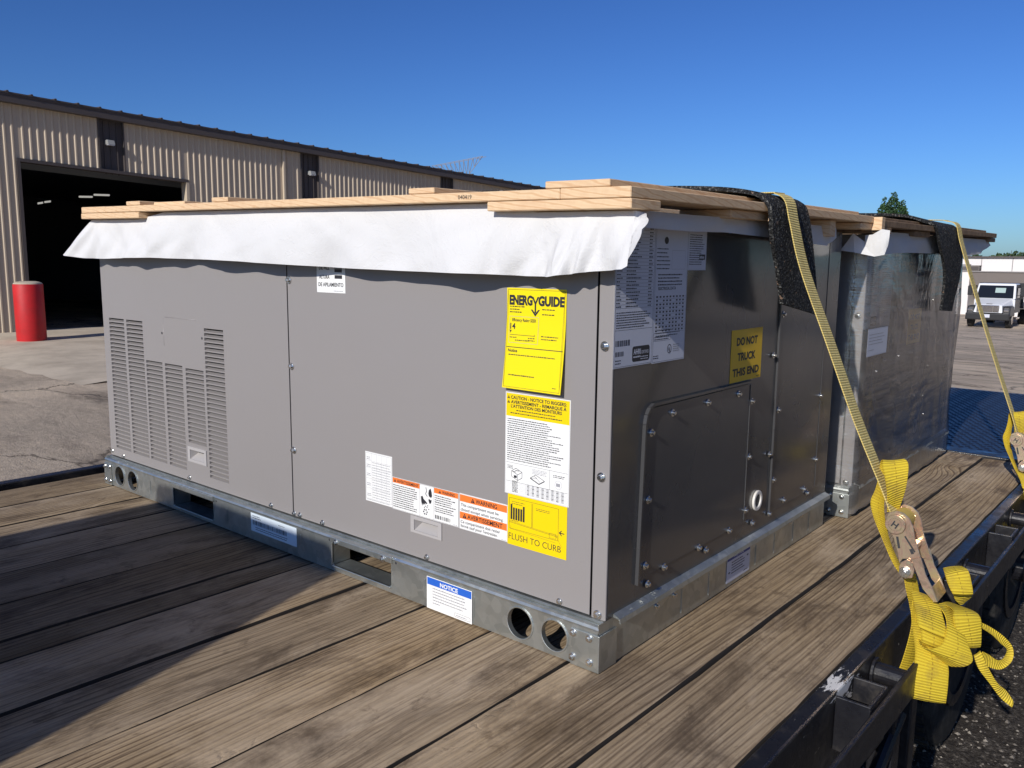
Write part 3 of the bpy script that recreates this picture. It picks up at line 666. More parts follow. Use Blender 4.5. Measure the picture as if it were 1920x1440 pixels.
# ================================================================== TRAILER
TRZ=-.01592
tr=thing('flatbed_trailer','black flatbed trailer with a worn plank deck carrying the two cabinets','trailer',(0,0,-.8),rz=TRZ,local=True); tr['_base']=(0,0,-.8)
seams=[.303,.125,-.0685,-.258,-.443,-.6293,-.8175,-.9077]
x=-.9077
while x>-2.0: x-=.188; seams.append(max(x,-2.09))
PY0,PY1=-3.4,2.372
r=random.Random(4); gaps=[r.uniform(.0018,.0042) for _ in seams]
for i in range(len(seams)-1):
    x1,x0=seams[i]-gaps[i],seams[i+1]+gaps[i+1]; dz=r.uniform(-.0035,0)-(.004 if i==0 else 0); yb=0
    c=((x0+x1)/2, 0); mb=MB(); n=90; hw=(x1-x0)/2
    ring=[]
    # plank with a gently uneven, rounded section
    prof=[(-1,-.042),(-1,-.006),(-.985,-.0016),(-.93,-.0002),(-.5,.0),(0,.0),(.5,0),(.93,-.0002),(.985,-.0016),(1,-.006),(1,-.042)]
    for j in range(n+1):
        y=PY0+(PY1-PY0)*j/n
        wob=[.0012*math.sin(y*3.1+i*2.3)+.0008*math.sin(y*9+i)+r.uniform(-.0012,.0012), .0012*math.sin(y*2.3+i)+.0008*math.sin(y*8+i*2)+r.uniform(-.0012,.0012)]
        cup=.0012*math.sin(y*1.7+i*1.3)
        for (a,z) in prof:
            xx=a*hw+(wob[1] if a>.9 else wob[0] if a<-.9 else 0); zz=z+dz+(cup*(abs(a)-.5) if z>-.03 else 0)
            mb.v.append((xx,y,zz))
    k=len(prof)
    for j in range(n):
        for q in range(k):
            a=j*k+q; b=j*k+(q+1)%k; mb.f.append((a,b,b+k,a+k)); mb.m.append(1 if q in (0,1,k-3,k-2,k-1) else 0)  # plank sides near-black: shade of the deep gaps put into colour
    mb.f += [tuple(reversed(range(k))), tuple(range(n*k,(n+1)*k))]; mb.m += [0,0]
    o=part('plank', mb, ('deckoil' if -1.3<c[0]<-.86 else 'deck','grime'), tr, loc=(c[0],0,.8)); smooth_by_angle(o.data,.9)  # a few planks left of centre use a darker tone of the wood
def tp(name, mb, mats, **kw): return part(name, mb, mats, kw.pop('parent',tr), loc=kw.pop('loc',(0,0,.8)), **kw)
tp('side_rail', MB().box(.304,.334,-3.4,4.3,-.16,-.006).box(.20,.304,-3.4,4.3,-.17,-.16), 'blackchip', bevel=.004)
tp('side_rail', MB().box(-2.135,-2.095,-3.4,4.3,-.16,.004), 'black', bevel=.004)
for y0 in (-1.6,-.92,-.33,.225,.93,1.40,1.98,2.6,3.2):
    L=.095; mb=MB(); mb.box(.3345,.392,y0,y0+.006,-.11,-.012).box(.3345,.392,y0+L-.006,y0+L,-.11,-.012).box(.386,.392,y0+.006,y0+L-.006,-.11,-.012)
    tp('stake_pocket', mb, 'black', bevel=.0015)
for y0 in (.43,1.14,1.72): tp('tie_down_spool', MB().tube((.3345,y0,-.045),(.392,y0,-.045),.019,20).tube((.3345,y0,-.045),(.341,y0,-.045),.027,20), 'black', bevel=.002)
tp('rub_rail', MB().box(.3925,.402,-3.4,4.3,-.085,-.022), 'black', bevel=.003)
tp('frame_beam', MB().box(-.02,.10,-3.4,4.2,-.17,-.155).box(.03,.045,-3.4,4.2,-.38,-.17).box(-.02,.10,-3.4,4.2,-.395,-.38), 'black')
tp('frame_beam', MB().box(-1.9,-1.78,-3.4,4.2,-.17,-.155).box(-1.85,-1.835,-3.4,4.2,-.38,-.17), 'black')
for k in range(18): 
    y=-3.2+k*.41; tp('crossmember', MB().box(-2.09,.30,y,y+.05,-.15,-.047), 'black')
tp('light_lens', MB().box(.3415,.3855,.335,.35,-.075,-.045), 'lens')
# parked legs / ramp hardware under the near edge
for y0,y1,xx in ((.03,.09,.345),(.55,.60,.30),(.80,.85,.27)):
    tp('support_leg', MB().box(xx,xx+.05,y0,y1,-.78,-.161), 'black', bevel=.004)
tp('brace', MB().tube((.345,.1,-.2),(.30,.85,-.66),.018,10).tube((.345,.6,-.2),(.30,.1,-.62),.014,10), 'black')
# wheels
def wheel(y, xc=.14):
    w_=tp('wheel', MB().tube((xc-.11,y,-.43),(xc+.11,y,-.43),.335,40), 'tyre', bevel=.035, seg=3); smooth_by_angle(w_.data,.5)
    td=MB()
    for k in range(44):
        a=2*math.pi*k/44; 
        for s in (-1,1):
            u=Vector((0,math.cos(a),math.sin(a))); t=Vector((0,-math.sin(a),math.cos(a))); c=Vector((xc+s*.055,y,-.43))+u*.334
            p=[c+Vector((dx,0,0))+t*dt+u*du for du in (0,.010) for dx,dt in ((-.038,-.015),(.038,-.013),(.038,.013),(-.038,.011))]; td.hexa([tuple(q) for q in p])
    tdo=part('tread_block', td, 'tyre', w_, loc=(0,0,0)); tdo['kind']='stuff'
    part('rim', MB().tube((xc+.09,y,-.43),(xc+.1045,y,-.43),.205,32).ring((xc+.105,y,-.43),(1,0,0),.17,.205,.012), 'black', w_, loc=(0,0,0))
    part('hub', MB().tube((xc+.1,y,-.43),(xc+.15,y,-.43),.06,20), 'black', w_, loc=(0,0,0), bevel=.006)
wheel(1.62); wheel(2.48)
fd=MB()
pts=[]
for k in range(13):
    a=R(180-15*k); pts.append((1.62+.40*math.cos(a) if k<=6 else 2.48+.40*math.cos(a), -.43+.40*math.sin(a)*.8))
fd.add([(.0,p[0],p[1]) for p in pts]+[(.29,p[0],p[1]) for p in pts],[(i,i+1,len(pts)+i+1,len(pts)+i) for i in range(len(pts)-1)])
fm=fd.mesh('fender',mlist('black')); tp('fender', fm, None)
# steel end of the deck: cross beam and tread plate
tp('end_beam', MB().box(-2.09,.303,2.375,2.46,-.11,.004), 'black', bevel=.005)
tp('tread_plate', MB().box(-2.09,.303,2.463,4.27,-.03,.002), 'tread')  # blue in the steel colour stands in for reflected sky
lg=MB()
ny=0; y=2.49
while y<4.25:
    x=-1.1+(.017 if ny%2 else 0)
    while x<.295:
        a=.6 if (int(round((x+1.1)/.034))+ny)%2 else -.6
        c,s_=math.cos(a),math.sin(a); l,w_=.0125,.0042
        P=[(x-c*l,y-s_*l,.002),(x+s_*w_,y-c*w_,.0021),(x+c*l,y+s_*l,.002),(x-s_*w_,y+c*w_,.0021),(x-c*l*.5,y-s_*l*.5,.0042),(x+c*l*.5,y+s_*l*.5,.0042)]
        lg.add(P,[(0,1,5,4),(1,2,5),(2,3,4,5),(3,0,4)]); x+=.034
    y+=.03; ny+=1
o=tp('tread_lug', lg, 'tread', fixn=False); o['kind']='stuff'

# ================================================================== ROOFTOP UNITS
L,W=1.888,1.112
def screw_mesh():
    mb=MB(); mb.tube((0,0,0),(0,0,.0022),.0075,16); mb.tube((0,0,.0022),(0,0,.0075),.0046,6,r2=.0042)
    me=mb.mesh('screw', mlist('screw'), bevel=.0005, seg=1); return me
SCREW=screw_mesh()
def screw(parent, p, nrm, s=1.0):
    b=parent.get('_base') or (0,0,0)
    o=bpy.data.objects.new('screw', SCREW); COL.objects.link(o); o.parent=parent; o.location=(p[0]-b[0],p[1]-b[1],p[2]-b[2])
    q=Vector(nrm).to_track_quat('Z','Y'); o.rotation_euler=q.to_euler(); o.scale=(s,s,s); return o
def sheet_xz(mb, outer, holes, y, t, bev=0, mi=0):
    vs,fs=curve_sheet(outer, holes, t, bev); mb.add([(v[0], y+v[2], v[1]) for v in vs], fs, mi)
def louver_mesh(w, h, d):
    mb=MB(); t=h*.50
    mb.add([(0,0,0),(w,0,0),(w*.985,d,t),(w*.015,d,t)],[(0,1,2,3)])
    mb.add([(0,0,0),(w*.015,d,t),(0,0,h)],[(0,1,2)]); mb.add([(w,0,0),(w,0,h),(w*.985,d,t)],[(0,1,2)])
    mb.add([(0,0,0),(w,0,0),(w,-.0012,.0016),(0,-.0012,.0016)],[(0,1,2,3)])
    return mb.mesh('louver', mlist('panel'), fixn=False)
def front_details(u, dx, dy):
    Yf=.02+dy
    # louvred access panel
    cols=[(-1.845,-1.748,.119,.531),(-1.733,-1.633,.119,.531),(-1.622,-1.527,.119,.419),(-1.512,-1.416,.119,.419),(-1.399,-1.305,.203,.419),(-1.294,-1.200,.119,.528)]
    hs=[]; lv=[]; P=.01255; H=.0088
    for x0,x1,z0,z1 in cols:
        n=int(round((z1-z0)/P))
        for k in range(n):
            z=z0+k*P; hs.append([(x0,z),(x1,z),(x1,z+H),(x0,z+H)]); lv.append((x0,x1-x0,z))
    cup1=[(-1.391,.157),(-1.316,.157),(-1.316,.184),(-1.391,.184)]
    hs.append(cup1)
    mb=MB(); sheet_xz(mb, [(-1.8845,.0915),(-.917,.0915),(-.917,.80),(-1.8845,.80)], hs, Yf+.0008, .0016)
    mb.v=[(v[0]+dx,v[1],v[2]) for v in mb.v]
    pn=part('access_panel', mb, 'panel', u, fixn=False, label='louvred grey access panel with a handle pocket')
    LM=louver_mesh(1.0,H,.0125)
    b=u['_base']
    for x0,w,z in lv:
        o=bpy.data.objects.new('louver', LM); COL.objects.link(o); o.parent=pn; o.location=(x0+dx,Yf,z); o.scale=(w,1,1)
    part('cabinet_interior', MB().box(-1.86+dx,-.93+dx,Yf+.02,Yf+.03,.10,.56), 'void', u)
    # right-hand blank panel
    cup2=[(-.484,.150),(-.413,.150),(-.413,.1735),(-.484,.1735)]
    mb=MB(); sheet_xz(mb, [(-.9125,.0915),(-.0352,.0915),(-.0352,.80),(-.9125,.80)], [cup2], Yf+.0008, .0016); mb.v=[(v[0]+dx,v[1],v[2]) for v in mb.v]
    p2=part('service_panel', mb, 'panel', u, fixn=False, label='wide blank grey service panel covered in stickers')
    for pnl,c,fr in ((pn,cup1,(-1.403,-1.306,.149,.1925)),(p2,cup2,(-.4945,-.4027,.1448,.1812))):
        a0,a1=c[0][0]+dx,c[1][0]+dx; z0,z1=c[0][1],c[2][1]; f0,f1=fr[0]+dx,fr[1]+dx
        hc=MB(); hc.prism([],0,0,0) if False else None
        # raised rim
        hc.box(f0,f1,Yf-.0028,Yf-.0002,fr[2],z0); hc.box(f0,f1,Yf-.0028,Yf-.0002,z1,fr[3]); hc.box(f0,a0,Yf-.0028,Yf-.0002,z0+.0001,z1-.0001); hc.box(a1,f1,Yf-.0028,Yf-.0002,z0+.0001,z1-.0001)
        # pocket sloping in towards the top
        hc.add([(a0,Yf-.001,z0),(a1,Yf-.001,z0),(a1-.006,Yf+.022,z0+.016),(a0+.006,Yf+.022,z0+.016),(a0,Yf-.001,z1),(a1,Yf-.001,z1),(a1-.006,Yf+.022,z1+.004),(a0+.006,Yf+.022,z1+.004)],
               [(0,1,2,3),(3,2,6,7),(0,3,7,4),(1,5,6,2),(4,7,6,5)])
        b_=part('handle_pocket', hc, mat('handle_pocket_plastic',(.42,.40,.39),.45), pnl, fixn=False, loc=(0,0,0))
    # embossed knock-out outline on the louvred panel
    kn=MB(); path=[Vector((-1.5103,.4677)),Vector((-1.5113,.530))]+[Vector((-1.4963-.015*math.cos(R(a)),.534+.015*math.sin(R(a)))) for a in range(0,91,15)]+[Vector((-1.3317,.5485))]
    for a,c in zip(path[:-1],path[1:]): kn.tube((a.x+dx,Yf+.0006,a.y),(c.x+dx,Yf+.0006,c.y),.0012,6)
    part('knockout_outline', kn, 'panel', pn, loc=(0,0,0), smooth=True)
    for hx_,hz_ in ((-1.5197,.5021),(-1.3052,.5013)): part('pilot_hole', MB().tube((hx_+dx,Yf+.0004,hz_),(hx_+dx,Yf-.0006,hz_),.0035,12), 'gap', pn, loc=(0,0,0))
    part('panel_seam', MB().box(-.9168+dx,-.9127+dx,Yf+.003,Yf+.02,.0915,.80), 'gap', u)
    for x,z in ((-.9045,.4618),(-.9045,.2573),(-.9055,.6658)): screw(u,(x+dx,Yf-.0003,z),(0,-1,0),1.15)
    for x,z in ((-1.7986,.0986),(-1.4022,.1002),(-1.0067,.0990),(-.9097,.0985),(-.8866,.0985),(-.7984,.0982),(-.4473,.0985),(-.1012,.0982),(-1.8728,.1041)): screw(u,(x+dx,Yf-.0003,z),(0,-1,0),.85)
def build_unit(dx, dy, label, full):
    u=thing('rooftop_unit', label, 'air conditioner', (-.94+dx,.55+dy,0), 'crated rooftop units on the trailer')
    T=lambda x,y,z:(x+dx,y+dy,z)
    def bx(mb,x0,x1,y0,y1,z0,z1,mi=0): return mb.box(x0+dx,x1+dx,y0+dy,y1+dy,z0,z1,mi)
    Yf=.02
    # cabinet body: darker right end, grey front posts
    body=MB(); bx(body,-L+.006,-.006,Yf+.03,W-.004,.088,.79); part('cabinet_core', body, 'void', u)
    sp=MB(); bx(sp,-.0055,-.0005,Yf+.0045,W,.0885,.80); part('end_panel', sp, 'dark', u, bevel=.0012)  # right end uses a darker grey than the front panels
    bx(sp:=MB(),-L+.0005,-L+.0055,Yf+.0045,W,.0885,.80); part('end_panel', sp, 'panel', u)
    bx(sp:=MB(),-L+.006,-.006,W-.0035,W-.0005,.0885,.80); part('back_panel', sp, 'panel', u)
    po=MB(); bx(po,-.0308,-.0004,Yf-.0012,Yf+.004,.0885,.80); part('corner_post', po, 'panel', u, bevel=.002)
    bx(po:=MB(),-.0350,-.0309,Yf+.006,Yf+.03,.09,.80); part('post_gap', po, 'gap', u)
    for z in (.575,.348,.0978): screw(u,T(-.0162,Yf-.0012,z),(0,-1,0),1.15)
    if full: front_details(u,dx,dy)
    else:
        bx(po:=MB(),-L,-.0352,Yf,Yf+.002,.0915,.80); part('service_panel', po, 'panel', u)
    tpn=MB(); bx(tpn,-L+.002,-.002,Yf+.002,W-.002,.7905,.7985); part('top_panel', tpn, 'panel', u, bevel=.002)
    for rr in (.11,.19,.27): part('fan_guard', MB().ring(T(-.62,.58,.800),(0,0,1),rr,rr+.006,.004,36), 'gap', u)
    # ---- base rail
    rail=MB()
    holes=[]
    if full:
        holes=[circle(-1.7898,.0402,.0295),circle(-1.7054,.0397,.0295),circle(-.178,.0398,.0300),circle(-.0966,.0402,.0290),rrect(-1.458,-1.249,.0135,.0668,.006),rrect(-.737,-.5375,.0152,.0700,.006)]
    sheet_xz(rail, [(-L,.0012),(-.001,.0012),(-.001,.0745),(-L,.0745)], holes, .001, .0020); rail.v=[(v[0]+dx,v[1]+dy,v[2]) for v in rail.v]
    fr=part('base_rail', rail, 'galv', u, fixn=False)
    lip=MB()
    prof=[(.000,.0745),(-.0012,.0785),(.001,.083),(.006,.0845),(.0125,.0835),(.0135,.079),(.0155,.079),(.0155,.0885),(.030,.0885),(.030,.0860),(.0175,.0860),(.0175,.076),(.012,.076),(.0105,.080),(.006,.0815),(.003,.0800),(.002,.0745)]
    lip.prism([(a+dy,b) for a,b in prof],0,-L+dx,-.001+dx)
    part('rail_flange', lip, 'galv', fr, loc=(0,0,0))
    if full:
        rims=MB()
        for cx,cz,rr in ((-1.7898,.0402,.0295),(-1.7054,.0397,.0295),(-.178,.0398,.0300),(-.0966,.0402,.0290)): 
            part('hole_rim', MB().ring((cx+dx,-.0022+dy,cz),(0,1,0),rr-.0005,rr+.0028,.012,32), 'galv', fr, loc=(0,0,0), bevel=.0008)
        for x0,x1,z0,z1 in ((-1.458,-1.249,.0135,.0668),(-.737,-.5375,.0152,.0700)):
            q=MB(); bx(q,x0,x1,-.004,.05,z0-.0035,z0); bx(q,x0-.003,x0,-.0035,.05,z0,z1); bx(q,x1,x1+.003,-.001,.03,z0,z1)
            bx(q,x0-.004,x1+.006,-.006,.0,z1,z1+.0135)
            part('fork_slot', q, 'galv', fr, loc=(0,0,0), bevel=.0012)
            for xs in (x0+.02,x1-.02): 
                if x0>-1: screw(u,T(xs,-.0062,z1+.005),(0,-1,0),.9)
            for xs in (x0-.012,x1+.015): part('pilot_hole', MB().tube(T(xs,-.0004,z1+.002),T(xs,.0005,z1+.002),.0028,10), 'gap', fr, loc=(0,0,0))
        for xn in (-1.5958,-1.182,-.8593,-.4345,-.2948): 
            bx(q:=MB(),xn-.0014,xn+.0014,-.0016,.0,.018,.060); part('rail_rib', q, 'galv', fr, loc=(0,0,0), bevel=.0006)
    cb=MB()
    # corner brackets wrap the base corners
    bx(cb,-.0590,.0022,-.0028,-.0004,-.0005,.0688); bx(cb,-.0002,.0024,-.0027,.055,-.0005,.0688); bx(cb,-.0585,.002,-.0028,.02,-.0005,.0018)
    k=part('corner_bracket', cb, 'galv', u, bevel=.0011)
    for x,z in ((-.053,.0604),(-.0184,.0595),(-.0537,.0146),(-.017,.0149)): screw(u,T(x,-.0029,z),(0,-1,0),.95)
    bx(cb:=MB(),-L-.0022,-1.8432,-.0028,-.0004,-.0005,.0688); part('corner_bracket', cb, 'galv', u, bevel=.0011)
    if full:
        for x,z in ((-1.880,.058),(-1.850,.060),(-1.880,.014),(-1.850,.013)): screw(u,T(x,-.0029,z),(0,-1,0),.9)
    sr=MB(); bx(sr,-.003,-.0008,.0,W,.0012,.0885); part('side_rail', sr, 'galv', u)
    fl=MB(); fl.prism([(-.0005+dx,.0885),(-.0005+dx,.0950),(.0135+dx,.0885),(.0150+dx,.0795),(.0135+dx,.0795),(.012+dx,.0868)],1,.045+dy,W+dy); part('drip_flange', fl, 'galv', u)
    for yn in (.30,.42,.66,.77,.89,1.0): part('rail_notch', (lambda q:(bx(q,-.0007,.0006,yn-.0009,yn+.0009,.012,.062),q)[1])(MB()), 'galv', u)
    for y,z in ((.2673,.0613),(.1984,.0604),(.8643,.0681),(.9356,.0685)): screw(u,T(-.0008,y,z),(1,0,0),.8)
    bx(sr:=MB(),-L,-.004,W-.003,W-.001,.0012,.088); part('back_rail', sr, 'galv', u)
    bx(sr:=MB(),-L+.001,-L+.003,.003,W-.004,.0012,.088); part('side_rail', sr, 'galv', u)
    for yb in (.22,.60,.95): bx(sr:=MB(),-L+.01,-.01,yb,yb+.035,.018,.045); part('base_crossbar', sr, 'galv', u)
    # ---- end panel fittings
    E=-.0005
    hp=MB(); hp.prism([(.1215,.136),(.5735,.136),(.5735,.4540),(.150,.4540),(.137,.4490),(.129,.4400),(.1255,.425)] and [(a+dy,b) for a,b in [(.1215,.136),(.5735,.136),(.5735,.4540),(.150,.4540),(.137,.4490),(.129,.4400),(.1255,.425)]],0,E+.0002+dx,E+.0022+dx)
    hc=part('hood_cover', hp, 'dark', u, bevel=.0006)
    path=[(.1165,.128),(.1255,.428),(.1300,.4440),(.1390,.4550),(.152,.4605),(.5745,.4590)]
    rd=MB(); P=[Vector((0,a,b)) for a,b in path]
    for a,c in zip(P[:-1],P[1:]):
        d=(c-a).normalized(); n=Vector((0,-d.z,d.y))*.0024
        q=[a-n,c-n,c+n,a+n]; rd.hexa([(E+.0003+dx,v.y+dy,v.z) for v in q]+[(E+.0075+dx,v.y+dy,v.z) for v in q])
    part('hood_flange', rd, 'dark', u)
    bx(q:=MB(),E,E+.004,.5740,.5775,.142,.452); part('cover_edge', q, 'dark', u, bevel=.0008)
    bx(q:=MB(),E,E+.0052,.7165,.7235,.125,.80); part('panel_edge', q, 'dark', u, bevel=.001)
    bx(q:=MB(),E+.0002,E+.0022,.7236,1.0180,.128,.80); part('coil_cover', q, 'dark', u, bevel=.0006)
    bx(q:=MB(),E,E+.0035,1.0182,1.0215,.132,.80); part('panel_edge', q, 'dark', u)
    for y,z in ((.2266,.4354),(.3703,.4371),(.5142,.4382),(.1501,.4086),(.1468,.2831),(.1439,.1573),(.1545,.1186),(.2156,.1343),(.3585,.1355),(.3902,.1218),(.4989,.137),(.6207,.1254),(.5805,.1643),(.5842,.2874),(.5844,.4139),(.691,.5076),(.7372,.3738),(.700,.2733),(.7316,.2048),(.7175,.125),(.8034,.1397),(.9378,.1401),(.9624,.125),(1.0109,.2058),(1.0142,.3759),(.735,.60)):
        screw(u,T(E+.0023,y,z),(1,0,0),1.0)
    pv=MB(); pv.ring(T(E,.645,.173),(1,0,0),.0150,.0240,.006,32); part('drain_ring', pv, 'pvc', u, bevel=.002); 
    part('drain_hole', MB().tube(T(E,.645,.173),T(E+.002,.645,.173),.0148,24), 'gap', u)
    return u
U1=build_unit(0,0,'grey louvred packaged rooftop unit nearest the camera, base rail on the planks',True)
U2=build_unit(.03,1.222,'second packaged rooftop unit behind, wrapped in clear stretch film',False)

# ------------------------------------------------------------------ stickers on the front
FY=.0196
def front(st, name, x0, z0, label, curl=None): return st.place(name, U1, (x0,FY,z0), (1,0,0), (0,0,1), label, curl)
def size(x0,x1,z0,z1): return (x1-x0)*1000,(z1-z0)*1000
# energy label
w,h=size(-.2335,-.0985,.4835,.6672); s=Sticker(w,h,'yellow')
s.frame(3,3,w-6,h-6,.6,'ink'); s.rect(3,75,w-6,1.4,'ink')
s.text(6,154,23,'ENERG','ink',.055,width=54); s.text(73,154,23,'GUIDE','ink',.055,width=58)
s.poly([(58,169),(62,169),(66.5,160),(71,169),(75,169),(68.3,156),(68.3,140),(64.7,140),(64.7,156)],'ink'); s.poly([(56,146),(60,146),(66.5,139),(73,146),(77,146),(66.5,133.5)],'ink')
s.greek(7,149,40,3,5,2.0,'ink',.5,4); s.greek(82,146,42,2,9,2.0,'ink',.4,6)
s.frame(7,84,68,48,.6,'grey'); s.text(13,123,8,'Efficiency Rating SEER','ink',.02,width=56); s.text(9,109,15,'14','ink',.03); s.poly([(8,107),(13,107),(10.5,101)],'ink'); s.rect(9,98,58,.9,'ink'); s.rect(66.2,97,.9,4,'ink')
s.greek(9,93,18,1,4,1.8,'ink',.1,8); s.greek(52,93,16,2,4,1.8,'ink',.1,9); s.greek(22,88,36,1,4,1.8,'ink',.1,10); s.greek(82,98,40,2,5,1.9,'ink',.1,12)
s.text(7,67,8,'Notice','ink',.03); s.greek(9,61,108,1,5,2.0,'ink',.05,14); s.greek(12,24,64,1,5,2.2,'ink',.05,15); s.greek(116,9,8,1,5,1.6,'ink',.05,16)
front(s,'energy_label',-.2335,.4835,'bright yellow energy guide label curling off at its foot',curl=lambda u,v: .0125*max(0,1-v/.75)**1.5+.0006+.001*u*(1-v))
# riggers caution
w,h=size(-.2350,-.0850,.2795,.4740); s=Sticker(w,h,'white')
s.rect(2,h-45,w-4,43,'amber'); s.warn(4,h-12,7,'ink','amber'); s.warn(4,h-20.5,7,'ink','amber')
s.text(13,h-12,8.6,'CAUTION - NOTICE TO RIGGERS:','ink',.03,width=128); s.text(13,h-20.5,8.4,'AVERTISSEMENT - REMARQUE À','ink',.03,width=128); s.text(13,h-28.5,8.4,"L'ATTENTION DES MONTEURS",'ink',.03,width=118)
s.greek(26,h-34,92,1,4,2.0,'ink',.02,20); s.greek(12,h-39.5,120,1,4,2.0,'ink',.02,21)
s.greek(5,h-51,132,20,4.1,1.7,'ink',.3,22)
y1=h-136; s.rect(3,y1+2,w-6,.5,'ink'); s.rect(3,y1-34,w-6,.5,'ink'); s.rect(106,y1-34,.5,36,'ink')
def iso(x,y,a,b,c):
    ax=Vector((.86,-.34)); bx_=Vector((-.7,-.42)); cz=Vector((0,1)); o=Vector((x,y)); 
    for p,q in ((o,o+ax*a),(o,o+bx_*b),(o+ax*a,o+ax*a+bx_*b),(o+bx_*b,o+bx_*b+ax*a),(o+bx_*b,o+bx_*b-cz*c),(o+bx_*b+ax*a,o+bx_*b+ax*a-cz*c),(o+ax*a,o+ax*a-cz*c),(o+bx_*b-cz*c,o+bx_*b+ax*a-cz*c),(o+ax*a-cz*c,o+bx_*b+ax*a-cz*c)): s.line(p.x,p.y,q.x,q.y,.9,'ink')
iso(27,y1-7,17,15,11); s.rect(22,y1-26,7,5,'ink'); s.rect(25,y1-12,10,1.2,'ink'); s.rect(19,y1-15,8,1.2,'ink'); iso(74,y1-12,24,18,1); s.line(70,y1-14,84,y1-24,.6,'ink'); s.line(62,y1-20,78,y1-17,.6,'ink')
s.greek(6,y1-4,14,3,2.6,1.1,'ink',.1,30); s.greek(66,y1-3,34,4,2.6,1.1,'grey',.1,31); s.greek(114,y1-6,26,2,3,1.4,'ink',.1,32)
for q in range(12): 
    a=2*math.pi*q/12; s.line(126+8*math.cos(a),y1-22+8*math.sin(a),126+8*math.cos(a+.5),y1-22+8*math.sin(a+.5),.5,'grey')
s.rect(121,y1-25,9,6,'grey')
for k in range(9): s.rect(3,4+k*2.55,w-6,.3,'grey'); s.greek(18,5+k*2.55,14,1,3,1.3,'ink',.1,40+k)
for c in range(8):
    for k in range(8): s.rect(54+c*11.3,5+k*2.55,5.5,1.3,'grey' if (c+k)%3 else 'ink')
    s.rect(51+c*11.3,4,.25,21,'grey')
s.frame(1.5,1.5,w-3,h-3,.4,'grey'); front(s,'riggers_label',-.2350,.2795,'white and yellow riggers caution label with a lifting diagram')
# flush to curb
w,h=size(-.2272,-.0880,.1800,.2790); s=Sticker(w,h,'amber')
s.frame(4,32,116,60,.6,'ink'); s.rect(58,44,.6,46,'ink'); s.rect(60,44,.6,46,'ink'); s.line(4,44,120,39,.6,'ink'); s.line(4,46,120,41,.5,'ink')
for k,(xx,hh) in enumerate(((7,30),(13,24),(19,24),(25,24),(31,24),(37,30))): s.rect(xx,50,4.4,hh,'ink')
s.greek(10,85,36,2,4,1.0,'ink',.3,50); s.greek(68,82,34,2,3,1.0,'ink',.2,51); s.greek(7,47.5,22,1,3,1.0,'ink',.1,52)
s.frame(100,34,15,9,.5,'ink'); s.line(114,42,128,22,.4,'ink'); s.line(8,38,8,30,.4,'ink'); s.line(8,31,116,27,.4,'ink')
s.rect(124,47,10,1.8,'ink'); s.poly([(127,53),(129,53),(124.5,48),(129,43),(127,43),(121.5,48)],'ink')
s.text(3,11,17.5,'FLUSH TO CURB','ink',-.004,width=124); front(s,'curb_label',-.2272,.1800,'yellow flush to curb label with a cutaway diagram')
# warning compartment
w,h=size(-.3540,-.2276,.1823,.2555); s=Sticker(w,h,'white')
for y0,t,wd in ((57,'WARNING',56),(21.5,'AVERTISSEMENT',92)):
    s.rect(1.5,y0,w-3,14,'orange'); 
    x0=31 if t=='WARNING' else 9
    s.warn(x0,y0+2,11,'ink','orange'); s.text(x0+13,y0+2.5,12.5,t,'ink',.02,width=wd)
s.text(4,47.5,8.6,'This compartment must be','ink',.008,width=100); s.text(4,38,8.6,'closed except when servicing.','ink',.008,width=112)
s.text(4,12.5,8.6,'Ce compartiment doit rester','ink',.008,width=104); s.text(4,4,8.6,"fermé sauf pour l'entretien.",'ink',.008,width=98); s.greek(w-15,1.5,11,1,2,1,'grey',.1,55)
s.frame(1,1,w-2,h-2,.3,'grey'); front(s,'warning_label',-.3540,.1823,'white label with two orange warning bands')
# electric shock
w,h=size(-.5525,-.3557,.1830,.2540); s=Sticker(w,h,'white')
s.rect(1,59,83,11,'orange'); s.warn(5,61,7.5,'ink','orange'); s.text(15,61,9,'AVERTISSEMENT','ink',.02,width=66)
s.rect(127,59,68,11,'orange'); s.warn(140,61,7.5,'ink','orange'); s.text(150,61,9,'WARNING','ink',.02,width=36)
s.rect(84.5,1,.5,69,'ink'); s.rect(126,1,.5,69,'ink'); s.frame(1,1,w-2,h-2,.4,'ink')
s.greek(3,53,76,11,4.7,2.0,'ink',.2,61); s.greek(129,53,62,5,4.6,2.0,'ink',.25,62); s.greek(129,29,62,3,4.4,1.9,'ink',.3,63); s.bars(130,5,44,8,'ink',5); s.greek(182,2.5,11,1,2,1,'grey',.1,64)
# hand reaching down towards a shock spark, and a falling hand with fan blades
s.poly([(88,44),(93,46),(96,40),(101,37),(107,33),(105,30),(100,32),(102,28),(98,30),(97,26),(94,30),(92,24),(89,33)],'ink')
s.poly([(112,62),(117,66),(120,58),(121,50),(118,46),(112,48),(110,54)],'ink'); s.line(103,66,105,58,1.6,'ink'); s.line(105,58,102,52,1.6,'ink'); s.line(102,52,107,47,1.6,'ink')
s.poly([(110,41),(113,43),(116,41),(120,42),(118,34),(113,33)],'ink')
for k in range(6):
    a=k*1.05; s.poly([(101+2*math.cos(a),13+2*math.sin(a)),(101+7*math.cos(a-.3),13+7*math.sin(a-.3)),(101+7*math.cos(a+.35),13+7*math.sin(a+.35))],'ink')
for xx,yy in ((101,24),(105,22),(107,26),(110,19),(97,21)): s.rect(xx,yy,2.4,2.4,'ink')
front(s,'shock_label',-.5525,.1830,'white electric shock label with black hand pictograms')
